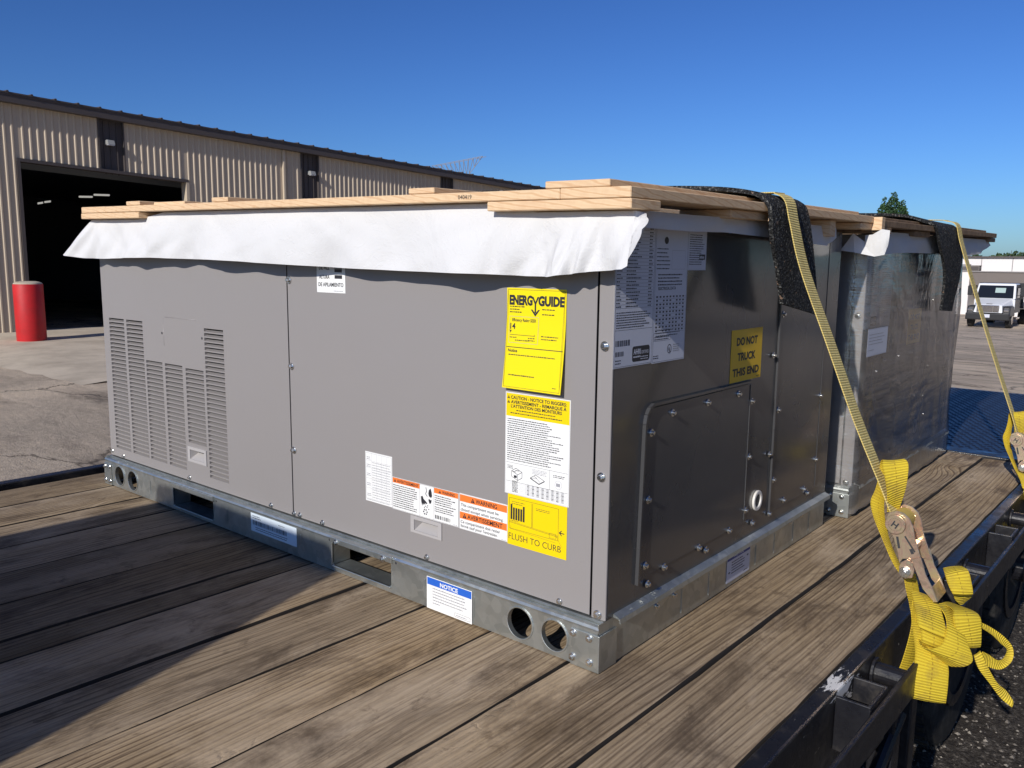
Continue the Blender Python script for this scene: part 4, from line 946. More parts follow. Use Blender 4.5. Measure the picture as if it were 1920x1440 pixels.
# wiring table
w,h=size(-.6405,-.5528,.1847,.2968); s=Sticker(w,h,'white'); s.frame(2,6,w-4,h-9,.5,'grey')
for xx in (21,37,53,69): s.rect(xx,6,.4,h-9,'grey')
for yy in (30,52,76,92): s.rect(2,yy,w-4,.4,'grey')
for k in range(15): s.greek(23,10+k*5.6,60,1,5,1.6,'grey',.05,70+k)
for yy in (16,40,62,82,99): s.greek(5,yy,13,2,4,1.8,'grey',.1,90+yy)
s.greek(3,3.2,80,1,4,1.4,'grey',.1,99); front(s,'wiring_table',-.6405,.1847,'white wiring table printed in fine grey rules')
# stacking label, its top under the paper
w,h=size(-.7995,-.6990,.6410,.7480); s=Sticker(w,h,'white')
s.text(9,51,10.5,'DE PILE','ink',.02,width=37); s.text(9,31,12,'ALTURA','ink',.02,width=37); s.text(6,14,12,'DE APILAMIENTO','ink',.02,width=88); s.rect(64,54,26,2.5,'ink'); s.rect(64,45.5,26,7.5,'ink'); s.rect(64,31.5,26,8,'ink'); s.rect(64,60,26,8,'ink'); s.greek(60,3.5,34,1,3,1.6,'grey',.1,101)
s.text(9,66,10.5,'HAUTEUR','ink',.02,width=44)
front(s,'stacking_label',-.7995,.6410,'white stacking height label half under the paper')
# base rail stickers
w,h=size(-1.069,-.8750,.0245,.0722); s=Sticker(w,h,mat('pale_blue_label',(.66,.74,.80),.45)); s.bars(8,18,148,12,'ink',8); s.greek(8,40,44,2,5,1.8,'ink',.3,110); s.greek(120,38,30,1,4,1.6,'ink',.2,111); s.greek(20,11,150,2,5,1.8,'ink',.2,112)  # white label; the blue of its shade is put into the colour
s.place('serial_label', U1, (-1.069,-.0008,.0245), (1,0,0), (0,0,1), 'pale blue barcode label on the base rail')
w,h=size(-.4255,-.2985,.0012,.0700); s=Sticker(w,h,'white'); s.rect(1.5,h-17,w-3,15.5,'blue'); s.text(w/2,h-14.5,12.5,'NOTICE','white',.03,width=50,align='C'); s.greek(17,45,98,5,6.3,2.4,'grey',.15,120); s.greek(17,13.5,22,1,3,2.2,'grey',.1,121); s.frame(80,3.5,42,8,.5,'ink'); s.greek(84,6,30,1,3,1.8,'grey',.1,122)
s.place('notice_label', U1, (-.4255,-.0024,.0012), (1,0,.0), (0,0,1), 'white and blue notice label on the base rail')

# ------------------------------------------------------------------ stickers on the dark end panels
def side_stickers(u, dx, dy):
    def pl(s,name,y0,z0,label): return s.place(name,u,(.0+dx,y0+dy,z0),(0,1,0),(0,0,1),label)
    w,h=size(.0190,.1458,.5370,.7900); s=Sticker(w,h,'sheet'); s.frame(2,2,w-4,h-4,.5,'ink')
    for k in range(24): 
        yy=h-12-k*6; s.rect(3,yy-2,w-8,.35,'ink'); s.greek(4,yy,18,1,3,2.2,'ink',.5,200+k); s.greek(34,yy,50,1,3,2.2,'ink',.4,230+k); s.greek(106,yy,14,1,3,2.2,'ink',.3,260+k)
    s.greek(6,h-160,112,7,4.2,1.8,'ink',.2,290); s.rect(3,h-189,w-6,.5,'ink')
    s.bars(6,37,44,10,'ink',11); s.bars(6,20,26,8,'ink',12); s.greek(6,12,22,2,5,1.8,'ink',.2,291)
    s.poly([(p[0],p[1]) for p in rrect(60,118,7,34,5)],'ink'); s.text(64,20,13,'AHRI','sheet',.03,width=24); s.text(90,20,8,'CERTIFIED','sheet',.01,width=25); s.greek(64,14,24,1,4,3,'sheet',.05,292); s.greek(88,14,26,2,4,1.6,'sheet',.05,293)
    pl(s,'data_sheet',.0190,.5370,'white printed data sheet at the post')
    w,h=size(.1462,.2662,.5352,.7790); s=Sticker(w,h,'sheet'); s.frame(2,2,w-4,h-4,.5,'ink')
    s.frame(60,h-75,50,34,.4,'grey'); s.greek(6,h-40,48,6,7,2.0,'ink',.3,300); s.greek(12,h-86,96,4,6,2.4,'ink',.2,301); s.text(14,h-112,7.5,'ELECTRICAL DATA','ink',.02,width=64)
    for k in range(10):
        yy=h-126-k*6.8; s.rect(6,yy-2.4,w-12,.3,'ink')
        for c in range(9): 
            if (c*k)%4!=1: s.rect(8+c*12,yy,6,3.0,'ink')
    s.greek(10,58,92,3,5,1.8,'ink',.3,302); s.frame(4,40,60,14,.4,'ink'); s.greek(6,46,54,2,4,1.6,'ink',.2,303)
    for q in range(20):
        a=2*math.pi*q/20; s.line(62+7*math.cos(a),23+8*math.sin(a),62+7*math.cos(a+.33),23+8*math.sin(a+.33),1.5,'ink')
    s.text(58.5,20,8,'U','ink',.03); s.text(62,17.5,8,'L','ink',.03); s.greek(76,29,24,4,4,1.8,'grey',.2,304); s.greek(4,12,20,2,4,1.6,'ink',.1,305)
    s.poly(circle(38,h-24,7.5,20,6.5),'ink')
    pl(s,'data_sheet',.1462,.5352,'white printed data sheet with tables')
    w,h=size(.2666,.3395,.7020,.7790); s=Sticker(w,h,'sheet'); s.frame(2,2,w-4,h-4,.4,'grey'); s.greek(5,h-12,60,14,4.2,1.8,'ink',.3,310); s.rect(44,20,24,10,'ink'); s.greek(46,22,20,1,3,5,'sheet',.1,311); pl(s,'data_sheet',.2666,.7020,'small white data sheet')
    w,h=size(.4715,.6285,.4640,.5765); s=Sticker(w,h,'deepamber'); s.text(w/2,79,23,'DO NOT','ink',.04,width=106,align='C'); s.text(w/2,46,23,'TRUCK','ink',.04,width=92,align='C'); s.text(w/2,13,23,'THIS END','ink',.04,width=134,align='C'); s.greek(134,4,16,1,3,1.6,'ink',.1,320); pl(s,'truck_label',.4715,.4640,'amber do not truck this end label')
    w,h=size(.5051,.6260,.0110,.0790); s=Sticker(w,h,'sheet'); s.rect(1.5,h-18,w-3,16.5,'navy'); s.text(w/2,h-15,12,'NOTICE','sheet',.02,width=50,align='C'); s.greek(24,42,80,5,6.2,2.4,'ink',.3,330); s.poly([(8,22),(14,25),(14,19)],'ink'); s.rect(13,21,5,2,'ink'); s.poly([(113,40),(107,43),(107,37)],'ink'); s.rect(103,39,5,2,'ink'); s.greek(88,6,24,1,3,1.8,'ink',.1,331); pl(s,'notice_label',.5051,.0110,'white and dark blue notice label on the side rail')
side_stickers(U1,0,0); side_stickers(U2,.03,1.222)
s=Sticker(186,78,'sheet'); s.frame(2,2,182,74,.5,'grey'); s.greek(12,60,150,4,9,2.2,'grey',.3,340); s.greek(12,16,60,1,9,2.2,'grey',.3,341)
s.place('packing_slip', U2, (.0402,1.256,.4600), (0,1,0), (0,0,1), 'white packing slip taped over the film')

# ------------------------------------------------------------------ stretch film round the far unit
def film():
    r=random.Random(8); path=[]
    x0,x1,y0,y1=-1.88,.038,1.232,2.352
    def run(a,b,n): return [Vector(a).lerp(Vector(b),i/n) for i in range(n)]
    path=run((x0,y0,0),(x1-.01,y0,0),26)+run((x1-.01,y0,0),(x1,y0+.012,0),2)+run((x1,y0+.012,0),(x1,y1-.02,0),34)+run((x1,y1-.02,0),(x1-.03,y1,0),3)+run((x1-.03,y1,0),(x0,y1,0),20)+[Vector((x0,y1,0))]
    zs=[.012,.05,.10,.16,.22,.28,.34,.40,.46,.52,.58,.64,.70,.765]; mb=MB(); n=len(path)
    for z in zs:
        for i,p in enumerate(path):
            bul=0.0
            if p.x>.02 and z<.14: bul=.006
            d=Vector((1 if p.x>.02 else 0, -1 if p.y<y0+.005 else (1 if p.y>y1-.005 else 0),0))
            if p.x>-.02 and p.y>2.30: bul+=.010*max(0,1-abs(z-.55)/.28)
            q=p+d*(bul+r.uniform(-.0012,.0018)); mb.v.append((q.x,q.y,z+r.uniform(-.004,.004)))
    for j in range(len(zs)-1):
        for i in range(n-1): mb.f.append((j*n+i,j*n+i+1,(j+1)*n+i+1,(j+1)*n+i))
    mb.m=[0]*len(mb.f)
    o=part('stretch_film', mb, 'film', U2, smooth=True, fixn=False, label='clear glossy stretch film wound round the unit')
film()

# ------------------------------------------------------------------ timber tops
def crate(label, y_off, x_off, ylen, mk_front, mk_side, zoff=0.0, group='timber shipping tops'):
    c=thing('timber_top', label, 'crate top', (-.9+x_off,.55+y_off,.80), group)
    zb=lambda x:.8152-.0152*x+zoff
    zy=lambda y:.009*y
    def board(x0,x1,y0,y1,b,t,mk,name='board'):
        P=[(x0,y0),(x1,y0),(x1,y1),(x0,y1)]
        mb=MB().hexa([(x+x_off,y+y_off,zb(x)+zy(y)+b) for x,y in P]+[(x+x_off,y+y_off,zb(x)+zy(y)+b+t) for x,y in P])
        return part(name, mb, mk, c, bevel=.0014, seg=1)
    t=.0172; a=-.040
    board(-.2325,.0630,a,a+.09,-.0168,.0160,mk_front,'corner_block'); board(-1.8535,-1.500,a,a+.09,-.0168,.0160,mk_front,'corner_block')
    board(-.2325,.0580,ylen-.09,ylen,-.0168,.016,mk_side,'corner_block'); board(-1.85,-1.5,ylen-.09,ylen,-.0168,.016,mk_side,'corner_block')
    board(-.06,.050,.335,.51,-.0168,.0160,mk_side,'corner_block'); board(-.03,.048,.88,.915,-.040,.038,mk_side,'corner_block')
    board(-1.6960,-.0742,a,a+.09,.0004,t-.0006,mk_front); board(-1.696,-.0742,ylen-.09,ylen,.0004,t,mk_side)
    board(-.0735,.0618,a,ylen,.0002,t,mk_side,'end_board'); board(-1.8490,-1.6975,a,ylen,.0002,t,mk_side,'end_board')
    board(-.1046,.0228,a,ylen,t+.0006,.0118,mk_front,'top_slat')
    for x0,x1 in ((-.4351,-.366),(-1.1315,-1.0605),(-1.5705,-1.494)): board(x0,x1,a+.002,ylen,t+.0006,.0108,mk_front,'top_slat')
    board(-1.47,-1.31,a+.03,.6,t+.0006,.008,mk_front,'top_slat'); board(-.80,-.72,.3,ylen,t+.0006,.012,mk_front,'top_slat'); board(-1.84,-1.75,.12,ylen,t+.0006,.012,mk_front,'top_slat')
    return c
C1=crate('fresh pine slatted top on the near unit, stamped 040419',0,0,1.16,'pine','pine')
C2=crate('weathered slatted top on the film-wrapped far unit',1.215,.016,1.50,'gwood','gwood',.002)
# the one fresh block end at the far crate's near corner
part('end_block', MB().box(.030,.0825,1.163,1.19,.8065,.8405), 'pine', C2, bevel=.001, label='freshly cut block end')
vs,fs,a,b=text_geo('040419',.0); st=MB(); sx=.0112
for v in vs:
    x=-.302+(v[0]-a)*sx; st.v.append((x,-.0405,.8152-.0152*x+.0048+v[1]*.0105))
st.f=list(fs); st.m=[0]*len(fs); part('date_stamp', st, 'ink', C1, fixn=False)

# ------------------------------------------------------------------ wrap paper under the tops
def paper_skirt(name, cols, label, group, nz=14, wr=.010, seed=2, sub=12):
    """cols: (top point, bottom point); a creased sheet hanging between them"""
    def lin(P): return [P[i].lerp(P[i+1],k/sub) for i in range(len(P)-1) for k in range(sub)]+[P[-1]]
    T_=lin([Vector(c[0]) for c in cols]); B_=lin([Vector(c[1]) for c in cols]); n=len(T_); r=random.Random(seed)
    ph=[r.uniform(0,6.28) for _ in range(8)]; mb=MB()
    folds=[(r.uniform(0,1),r.uniform(0,1),r.uniform(-1.2,1.2),r.uniform(.5,1)*wr*r.choice((-1,1))*.45,r.uniform(.012,.03)) for _ in range(len(cols)*2)]
    for j in range(nz+1):
        f=j/nz
        for i in range(n):
            p=T_[i].lerp(B_[i], f); s=i/(n-1)*len(cols)*.62
            tri=lambda q:abs((q/3.14159)%2-1)*2-1
            w_=wr*f*(math.sin(3.1*s+ph[0]+1.2*f)+.7*tri(7.3*s+ph[1]-2.6*f)+.45*tri(13*s+ph[2]+4*f))
            for a0,f0,sl_,am,wd in folds:
                dd=abs((i/(n-1)-a0)-sl_*(f-f0)*.10); w_+=am*min(1,f*3)*max(0,1-dd/wd)*max(0,1-abs(f-f0)*1.3)
            d=(T_[min(i+1,n-1)]-T_[max(i-1,0)]); d.z=0; nrm=Vector((d.y,-d.x,0)).normalized()
            bel=.0025*math.sin(math.pi*f)
            mb.v.append(tuple(p+nrm*(w_+bel)))
    for j in range(nz):
        for i in range(n-1): mb.f.append((j*n+i,(j+1)*n+i,(j+1)*n+i+1,j*n+i+1))
    mb.m=[0]*len(mb.f); me=mb.mesh(name, mlist('paper'), smooth=True, fixn=False)
    o=obj(name, me)
    return tag(o, label, 'paper', group)
zt=lambda x:.8136-.0152*x
bot=[(-1.9431,.7195),(-1.80,.7105),(-1.6928,.7095),(-1.55,.7125),(-1.4115,.7143),(-1.25,.7120),(-1.0969,.7110),(-.86,.7040),(-.6469,.6977),(-.43,.6940),(-.2301,.6920),(-.14,.6900),(-.077,.6896),(-.04,.6945),(-.003,.6995),(.0613,.7046)]
cols=[]
for k,(x,z) in enumerate(bot):
    tx=x if x>-1.80 else (-1.80 if k==1 else -1.83)
    if k==len(bot)-1: tx=.056
    yt=-.014 if k not in (0,) else -.02
    inset = -.0175 if (-1.50>tx or tx>-.23) else -.0005
    yb=-.060
    if k<len(bot)-1: x=x-(.754-x)/1.091*.028; yb=-.032
    cols.append(((tx,yt,zt(tx)+inset),(x,yb+(.003 if k%2 else -.002),z)))
cols.append(((.0600,.010,.793),(.0874,-.055,.7644))); 
PG='loose wrap paper under the timber tops'
paper_skirt('wrap_paper', cols, 'white wrap paper skirt hanging over the front of the near unit', PG)
sc=[((.030,.004,.797),(.040,.0,.772)),((.028,.05,.800),(.034,.04,.7720)),((.026,.2,.801),(.032,.2,.7710)),((.026,.35,.803),(.030,.3523,.7745)),((.026,.53,.805),(.032,.53,.771)),((.026,.75,.807),(.032,.75,.765)),((.026,.9045,.808),(.036,.9045,.7606)),((.026,.98,.808),(.032,.96,.782))]
paper_skirt('wrap_paper', sc, 'narrow shaded strip of wrap paper along the near unit end, under the crumb rubber pad', PG, nz=4, wr=.003, seed=5)
fl=[((.082,1.150,.812),(.0855,1.150,.7440)),((.0925,1.148,.808),(.0935,1.15,.7425)),((.1035,1.150,.8055),(.098,1.165,.762))]
fl=[((.0440,1.156,.793),(.0500,1.152,.7393)),((.0640,1.152,.795),(.0740,1.150,.7378)),((.0864,1.150,.8085),(.0972,1.152,.7426)),((.1058,1.156,.8050),(.103,1.16,.770))]
paper_skirt('wrap_paper', fl, 'bright white paper flap at the near corner of the far unit', PG, nz=5, wr=.001, seed=6)
fm=MB(); fm.add([(.0134,1.155,.7986),(-.0114,1.135,.7533),(.028,1.13,.748),(.0738,1.148,.7378),(.046,1.158,.775)],[(0,1,2,4),(4,2,3)]); me=fm.mesh('wrap_paper', mlist('paper'), fixn=False)
o=obj('wrap_paper', me); o.modifiers.new('thick','SOLIDIFY').thickness=.0006; tag(o,'folded triangular white paper flap in the gap between the two units','paper',PG)
s2=[((.052,1.20,.806),(.058,1.2,.757)),((.048,1.32,.808),(.055,1.30,.746)),((.048,1.5,.810),(.056,1.5,.753)),((.048,1.75,.812),(.055,1.75,.755)),((.048,2.0,.815),(.058,2.0,.757)),((.050,2.3,.818),(.062,2.3,.752)),((.052,2.5,.820),(.066,2.52,.765)),((.054,2.66,.822),(.062,2.68,.80))]
paper_skirt('wrap_paper', s2, 'shaded paper strip along the end of the far unit, under its weathered top', PG, nz=5, wr=.004, seed=12)

# ------------------------------------------------------------------ crumb-rubber edge pads
def pad(st, label):
    me=ribbon_mesh('edge_pad', st, .0085, 'crumb', sub=8, cross=6); o=obj('edge_pad', me); return tag(o,label,'edge pad','crumb rubber pads under the straps')
pad([((-.62,.30,.872),(-.62,.50,.862)),((-.30,.36,.870),(-.30,.55,.860)),((-.08,.420,.868),(-.08,.600,.858)),((.03,.450,.857),(.03,.630,.854)),((.064,.458,.838),(.066,.640,.842)),((.073,.462,.815),(.076,.650,.820)),((.073,.475,.765),(.076,.685,.760)),((.072,.515,.700),(.076,.715,.690)),((.070,.552,.6325),(.074,.755,.6015))],'black crumb rubber pad folded over the edge of the near timber top')
pad([((-.55,1.56,.876),(-.55,1.74,.864)),((-.25,1.60,.876),(-.25,1.80,.864)),((-.02,1.655,.872),(-.02,1.89,.862)),((.055,1.690,.852),(.058,1.940,.852)),((.082,1.710,.836),(.084,1.975,.838)),((.086,1.760,.785),(.088,2.045,.785)),((.085,1.850,.715),(.088,2.075,.735)),((.080,1.895,.660),(.084,2.072,.660)),((.074,1.918,.610),(.078,2.062,.610)),((.070,1.925,.567),(.074,2.055,.560))],'black crumb rubber pad draped over the far weathered timber top')

# ------------------------------------------------------------------ ratchet straps
RIBBONS={
'loop1':[((0.3140,0.5402,0.2339),(0.3268,0.5712,0.2371)),((0.3138,0.5329,0.2656),(0.3362,0.5671,0.2777)),((0.3092,0.5287,0.2974),(0.3383,0.5677,0.3061)),((0.2998,0.5327,0.3248),(0.3352,0.5760,0.3284)),((0.2952,0.5503,0.3335),(0.3233,0.5869,0.3338)),((0.2879,0.5622,0.3249),(0.3106,0.5932,0.3192)),((0.2871,0.5630,0.2980),(0.2983,0.5829,0.2846)),((0.2843,0.5553,0.2704),(0.2971,0.5762,0.2550)),((0.2796,0.5468,0.2464),(0.2979,0.5726,0.2328)),((0.2869,0.5473,0.2171),(0.3033,0.5714,0.2033)),((0.3034,0.5477,0.1822),(0.3165,0.5684,0.1645)),((0.3288,0.5521,0.1293),(0.3375,0.5711,0.1223)),((0.3520,0.5586,0.0968),(0.3617,0.5777,0.0859))],
'anchor':[((0.3484,0.5532,0.1186),(0.3627,0.5886,0.1043)),((0.3563,0.5528,0.0824),(0.3722,0.5895,0.0676)),((0.3630,0.5645,0.0458),(0.3754,0.5996,0.0379)),((0.3676,0.5729,0.0014),(0.3802,0.6081,-0.0069)),((0.3582,0.5639,-0.0732),(0.3712,0.5986,-0.0861)),((0.3456,0.5578,-0.1190),(0.3682,0.5988,-0.1398))],
'l1':[((0.3761,0.5294,0.0799),(0.3823,0.5600,0.0758)),((0.3817,0.5025,0.0526),(0.3936,0.5371,0.0445)),((0.3927,0.4802,0.0262),(0.4240,0.5166,0.0118)),((0.4012,0.4684,-0.0038),(0.4476,0.5150,-0.0303)),((0.4050,0.4514,-0.0404),(0.4540,0.5018,-0.0583)),((0.4052,0.4503,-0.0807),(0.4539,0.5007,-0.0982)),((0.4018,0.4648,-0.0935),(0.4503,0.5158,-0.1067)),((0.3989,0.4898,-0.0880),(0.4417,0.5356,-0.1030)),((0.3912,0.5057,-0.0400),(0.4287,0.5472,-0.0548))],
'l2':[((0.3709,0.5271,0.0905),(0.3960,0.5584,0.0763)),((0.3842,0.4969,0.0812),(0.4195,0.5374,0.0707)),((0.3977,0.4664,0.0693),(0.4391,0.5093,0.0451)),((0.4048,0.4560,0.0531),(0.4445,0.4976,0.0288)),((0.4070,0.4692,0.0437),(0.4423,0.5070,0.0192)),((0.4107,0.4680,0.0215),(0.4421,0.5037,0.0030)),((0.4052,0.4874,0.0090),(0.4363,0.5242,-0.0020)),((0.3944,0.5097,0.0352),(0.4262,0.5465,0.0208))],
'l3':[((0.4129,0.5449,0.0702),(0.4312,0.5843,0.0588)),((0.4349,0.5221,0.0616),(0.4537,0.5606,0.0431)),((0.4444,0.5001,0.0426),(0.4710,0.5313,0.0214)),((0.4413,0.4799,0.0195),(0.4853,0.5250,-0.0049)),((0.4248,0.4584,0.0130),(0.4862,0.5170,-0.0163)),((0.4102,0.4659,0.0129),(0.4701,0.5084,-0.0257)),((0.4001,0.4851,0.0194),(0.4411,0.5106,-0.0252)),((0.3872,0.5070,0.0527),(0.4084,0.5207,0.0319))],
'l4':[((0.4170,0.5731,0.0622),(0.4267,0.6063,0.0562)),((0.4426,0.5430,0.0681),(0.4692,0.5892,0.0568)),((0.4495,0.5210,0.0608),(0.4844,0.5748,0.0529)),((0.4562,0.5216,0.0350),(0.4889,0.5690,0.0376)),((0.4658,0.5311,0.0087),(0.4909,0.5705,0.0023)),((0.4632,0.5470,0.0002),(0.4865,0.5847,-0.0073)),((0.4509,0.5671,0.0211),(0.4762,0.6060,0.0114))],
'l5':[((0.4022,0.6362,0.1123),(0.4285,0.6713,0.1128)),((0.4134,0.6053,0.1086),(0.4452,0.6461,0.1146)),((0.4223,0.5969,0.0944),(0.4557,0.6368,0.0893)),((0.4296,0.5998,0.0783),(0.4587,0.6363,0.0737)),((0.4272,0.6223,0.0686),(0.4537,0.6568,0.0651)),((0.4292,0.6343,0.0538),(0.4511,0.6660,0.0557)),((0.4354,0.6500,0.0406),(0.4403,0.6672,0.0404))],
'l6':[((0.4773,0.6289,0.0230),(0.4820,0.6304,0.0104)),((0.4936,0.6528,0.0081),(0.4965,0.6524,-0.0064)),((0.5137,0.6784,-0.0142),(0.5094,0.6723,-0.0270)),((0.5274,0.6978,-0.0404),(0.5192,0.6903,-0.0442)),((0.5286,0.6939,-0.0661),(0.5152,0.6838,-0.0608)),((0.5147,0.6668,-0.0781),(0.5071,0.6641,-0.0599)),((0.4958,0.6400,-0.0681),(0.4948,0.6436,-0.0445)),((0.4865,0.6220,-0.0527),(0.4875,0.6263,-0.0346))],
'l7':[((0.4776,0.5922,-0.0327),(0.4864,0.6012,-0.0237)),((0.4871,0.5953,-0.0575),(0.5006,0.6072,-0.0538)),((0.5051,0.6170,-0.0908),(0.5160,0.6265,-0.0888)),((0.5233,0.6389,-0.1243),(0.5302,0.6474,-0.1098)),((0.5419,0.6509,-0.1421),(0.5429,0.6541,-0.1295))],
}

def V3(*a): return Vector(a)
NEAR=[(0.3163,0.2255),(0.3206,0.2376),(0.3337,0.2448),(0.3473,0.2424),(0.3597,0.2329),(0.3664,0.2195),(0.3727,0.1933),(0.3842,0.1627),(0.3924,0.1426),(0.3733,0.1415),(0.3696,0.1461),(0.3607,0.1533),(0.3525,0.1512),(0.3472,0.1405),(0.3421,0.1637),(0.3325,0.1915),(0.3211,0.2078)]
HAND=[(0.3678,0.1555),(0.3853,0.1636),(0.3959,0.1329),(0.4090,0.1105),(0.4208,0.0834),(0.4138,0.0822),(0.3933,0.1025),(0.3823,0.1257)]
LUG=[(0.3486,0.1364),(0.3522,0.1466),(0.3617,0.1546),(0.3720,0.1497),(0.3764,0.1359),(0.3743,0.1205),(0.3613,0.1152),(0.3508,0.1200)]
def strap(label, base):
    s=thing('ratchet_strap', label, 'ratchet strap', base, 'yellow ratchet straps over the units'); return s
S1=strap('yellow ratchet strap over the near unit, ratchet and bunched tail hanging in full view',(.40,.55,-.02))
def main_strap(s, st): 
    o=part('webbing', ribbon_mesh('webbing', st, .0022, 'weblt', sub=8, cross=4), None, s); return o
main_strap(S1,[((-1.86,.53,.874),(-1.86,.58,.874)),((-1.0,.525,.866),(-1.0,.575,.866)),((-.30,.519,.8645),(-.30,.568,.8648)),((.02,.516,.8605),(.02,.565,.8615)),((.058,.5165,.857),(.059,.5645,.858)),((.079,.517,.842),(.080,.565,.843)),((.091,.5175,.800),(.092,.5655,.797)),((.118,.519,.706),(.119,.568,.703)),((.18,.523,.556),(.181,.572,.553)),((.24,.526,.412),(.241,.575,.409)),((.30,.529,.285),(.301,.576,.282)),((.322,.531,.236),(.324,.577,.236)),((.337,.533,.214),(.339,.577,.214))])
for k in ('loop1','anchor','l1','l2','l3','l4','l5','l6','l7'):
    part('webbing_tail' if k!='anchor' else 'webbing_anchor', ribbon_mesh('webbing_tail', RIBBONS[k], .0020, 'web', sub=8, cross=5, bow=.0015), None, S1)
def ratchet(s):
    ra=MB()
    for y in (.5225,.5815): part('ratchet_plate', MB().prism(NEAR,1,y,y+.0028), 'zinc', s, bevel=.0007, seg=1)
    ha=MB()
    for y in (.5190,.5850): ha.prism(HAND,1,y,y+.0028)
    ha.hexa([(.4130,.5190,.0815),(.4215,.5190,.0835),(.4215,.5878,.0835),(.4130,.5878,.0815),(.4045,.5191,.1035),(.4075,.5191,.1070),(.4075,.5877,.1070),(.4045,.5877,.1035)])
    h_=part('ratchet_handle', ha, 'zinc', s, bevel=.0007, seg=1)
    part('drum', MB().tube((.3358,.5160,.2184),(.3358,.5895,.2184),.0125,24).ring((.3358,.5185,.2184),(0,-1,0),.0085,.0185,.003,28).ring((.3358,.588,.2184),(0,1,0),.0085,.0225,.003,28), 'zinc', s, bevel=.0006, seg=1)
    part('drum_wrap', MB().tube((.3358,.530,.2184),(.3358,.578,.2184),.0205,24), 'weblt', s, smooth=False)
    part('ratchet_wheel', (lambda m: ([m.prism([(.3358+(.021 if k%2 else .0165)*math.cos(math.pi*k/11), .2184+(.021 if k%2 else .0165)*math.sin(math.pi*k/11)) for k in range(22)],1,y,y+.003) for y in (.5275,.5785)],m)[1])(MB()), 'zinc', s)
    # embossed H in a ring on the drum boss
    vs,fs,a,b=text_geo('H',.03); e=MB(); ca,sa=math.cos(R(-28)),math.sin(R(-28))
    for v in vs:
        px,pz=(v[0]-(a+b)/2)*.017,(v[1]-.35)*.017; e.v.append((.3358+px*ca-pz*sa,.5150,.2184+px*sa+pz*ca))
    e.f=list(fs); e.m=[0]*len(fs); part('boss_letter', e, 'gap', s, fixn=False)
    part('boss_ring', MB().ring((.3358,.5155,.2184),(0,1,0),.0118,.0128,.002,28), 'gap', s)
    part('pawl', MB().hexa([(.352,.5255,.176),(.372,.5255,.170),(.372,.5795,.170),(.352,.5795,.176),(.350,.5255,.182),(.370,.5255,.177),(.370,.5795,.177),(.350,.5795,.182)]), 'zinc', s, bevel=.0008, seg=1)
    sl=MB()
    for (x0,z0,x1,z1,wd) in ((.3397,.1937,.3450,.1712,.0022),(.3535,.1975,.3735,.1700,.0016),(.3655,.1745,.3700,.1655,.0028)):
        d=Vector((x1-x0,0,z1-z0)).normalized(); n=Vector((-d.z,0,d.x))*wd
        sl.add([(x0-n.x,.5222,z0-n.z),(x1-n.x,.5222,z1-n.z),(x1+n.x,.5222,z1+n.z),(x0+n.x,.5222,z0+n.z)],[(0,1,2,3)])
    part('frame_slot', sl, 'gap', s, fixn=False)
    lg=MB(); lg.prism(LUG,1,.5165,.5188); part('bolt_lug', lg, 'zinc', s, bevel=.0006, seg=1)
    bt=part('bolt', MB().tube((.3605,.5165,.1290),(.3605,.5125,.1290),.0105,20).tube((.3605,.5125,.1290),(.3605,.5075,.1290),.0078,6).tube((.3605,.5085,.1290),(.3605,.5055,.1290),.0042,14).tube((.3605,.52,.1290),(.3605,.592,.1290),.005,14), 'screw', s, bevel=.0005, seg=1)
ratchet(S1)
part('hook', MB().tube((.395,.56,-.06),(.412,.56,-.095),.006,10).tube((.412,.56,-.095),(.388,.56,-.11),.006,10), 'zinc', S1)
S2=strap('yellow ratchet strap over the far film-wrapped unit, its ratchet cut by the right frame edge',(.40,2.0,-.02))
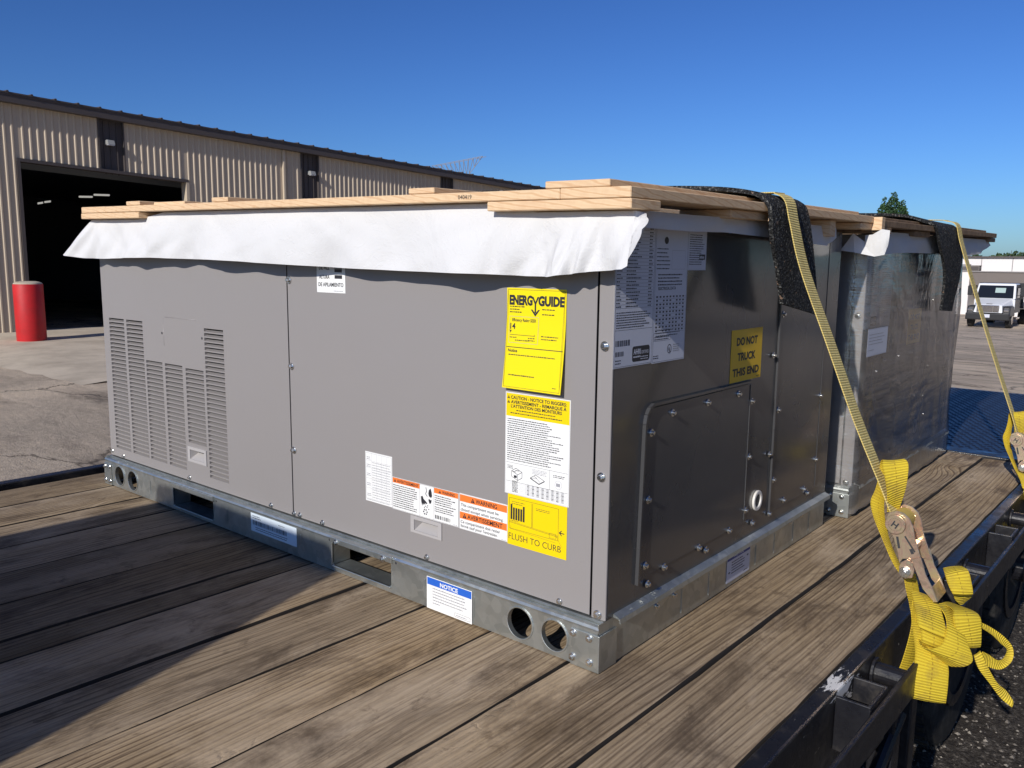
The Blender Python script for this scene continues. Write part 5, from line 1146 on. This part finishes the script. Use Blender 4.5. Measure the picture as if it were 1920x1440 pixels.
main_strap(S2,[((-1.86,1.93,.880),(-1.86,1.98,.880)),((-.9,1.94,.874),(-.9,1.99,.874)),((-.20,1.945,.872),(-.20,1.995,.873)),((.02,1.950,.869),(.02,1.998,.870)),((.058,1.952,.8645),(.060,2.0,.8655)),((.088,1.953,.8515),(.090,2.002,.8515)),((.104,1.956,.795),(.106,2.005,.791)),((.15,1.960,.655),(.152,2.009,.652)),((.2026,1.968,.497),(.2046,2.017,.494)),((.26,1.972,.338),(.262,2.022,.335)),((.303,1.974,.222),(.305,2.023,.219)),((.322,1.976,.160),(.324,2.024,.160))])
OFF=Vector((-.0143,1.446,-.067))
def copy_parts(src, dst, names, shift):
    for ch in list(src.children):
        if ch.name.split('.')[0] in names:
            c=ch.copy(); COL.objects.link(c); c.parent=dst; bs=Vector(src['_base']); bd=Vector(dst['_base']); c.location=Vector(ch.location)+bs-bd+shift
copy_parts(S1,S2,('ratchet_plate','ratchet_handle','drum','drum_wrap','ratchet_wheel','boss_letter','boss_ring','pawl','frame_slot','bolt_lug','bolt','webbing_anchor','hook'),OFF)
def shifted(k, sh, sc=1.0): 
    c=sum((Vector(a)+Vector(b) for a,b in RIBBONS[k]),Vector())/(2*len(RIBBONS[k]))
    return [(tuple(c+(Vector(a)-c)*sc+sh), tuple(c+(Vector(b)-c)*sc+sh)) for a,b in RIBBONS[k]]
for k,sh in (('loop1',OFF+Vector((.012,.012,-.03))),('l4',OFF+Vector((-.045,-.02,.02))),('l2',OFF+Vector((-.03,.0,.025))),('l1',OFF+Vector((.02,.02,.0)))):
    part('webbing_tail', ribbon_mesh('webbing_tail', shifted(k,sh), .0020, 'web', sub=8, cross=5, bow=.0015), None, S2)

# ------------------------------------------------------------------ made-up load added behind the camera, shaped to cast the deck shadow
pl=thing('covered_pallet_load','green tarped pallet load on the trailer deck behind the camera','pallet load',(-.78,-2.1,0))
part('tarp', MB().hexa([(-1.42,-2.45,.13),(-.24,-2.45,.13),(-.24,-1.8,.13),(-1.42,-1.8,.13),(-1.34,-2.42,1.0),(-.54,-2.42,1.0),(-.525,-1.8,.97),(-1.34,-1.8,.97)]), 'tarp', pl, bevel=.025, seg=3)
for k in range(6): part('slat', MB().box(-1.40,-.26,-2.44+k*.115,-2.36+k*.115,.105,.128), 'gwood', pl)
for k in range(3): part('bearer', MB().box(-1.40,-.26,-2.44+k*.27,-2.35+k*.27,.004,.104), 'gwood', pl)
bpy.context.view_layer.update()
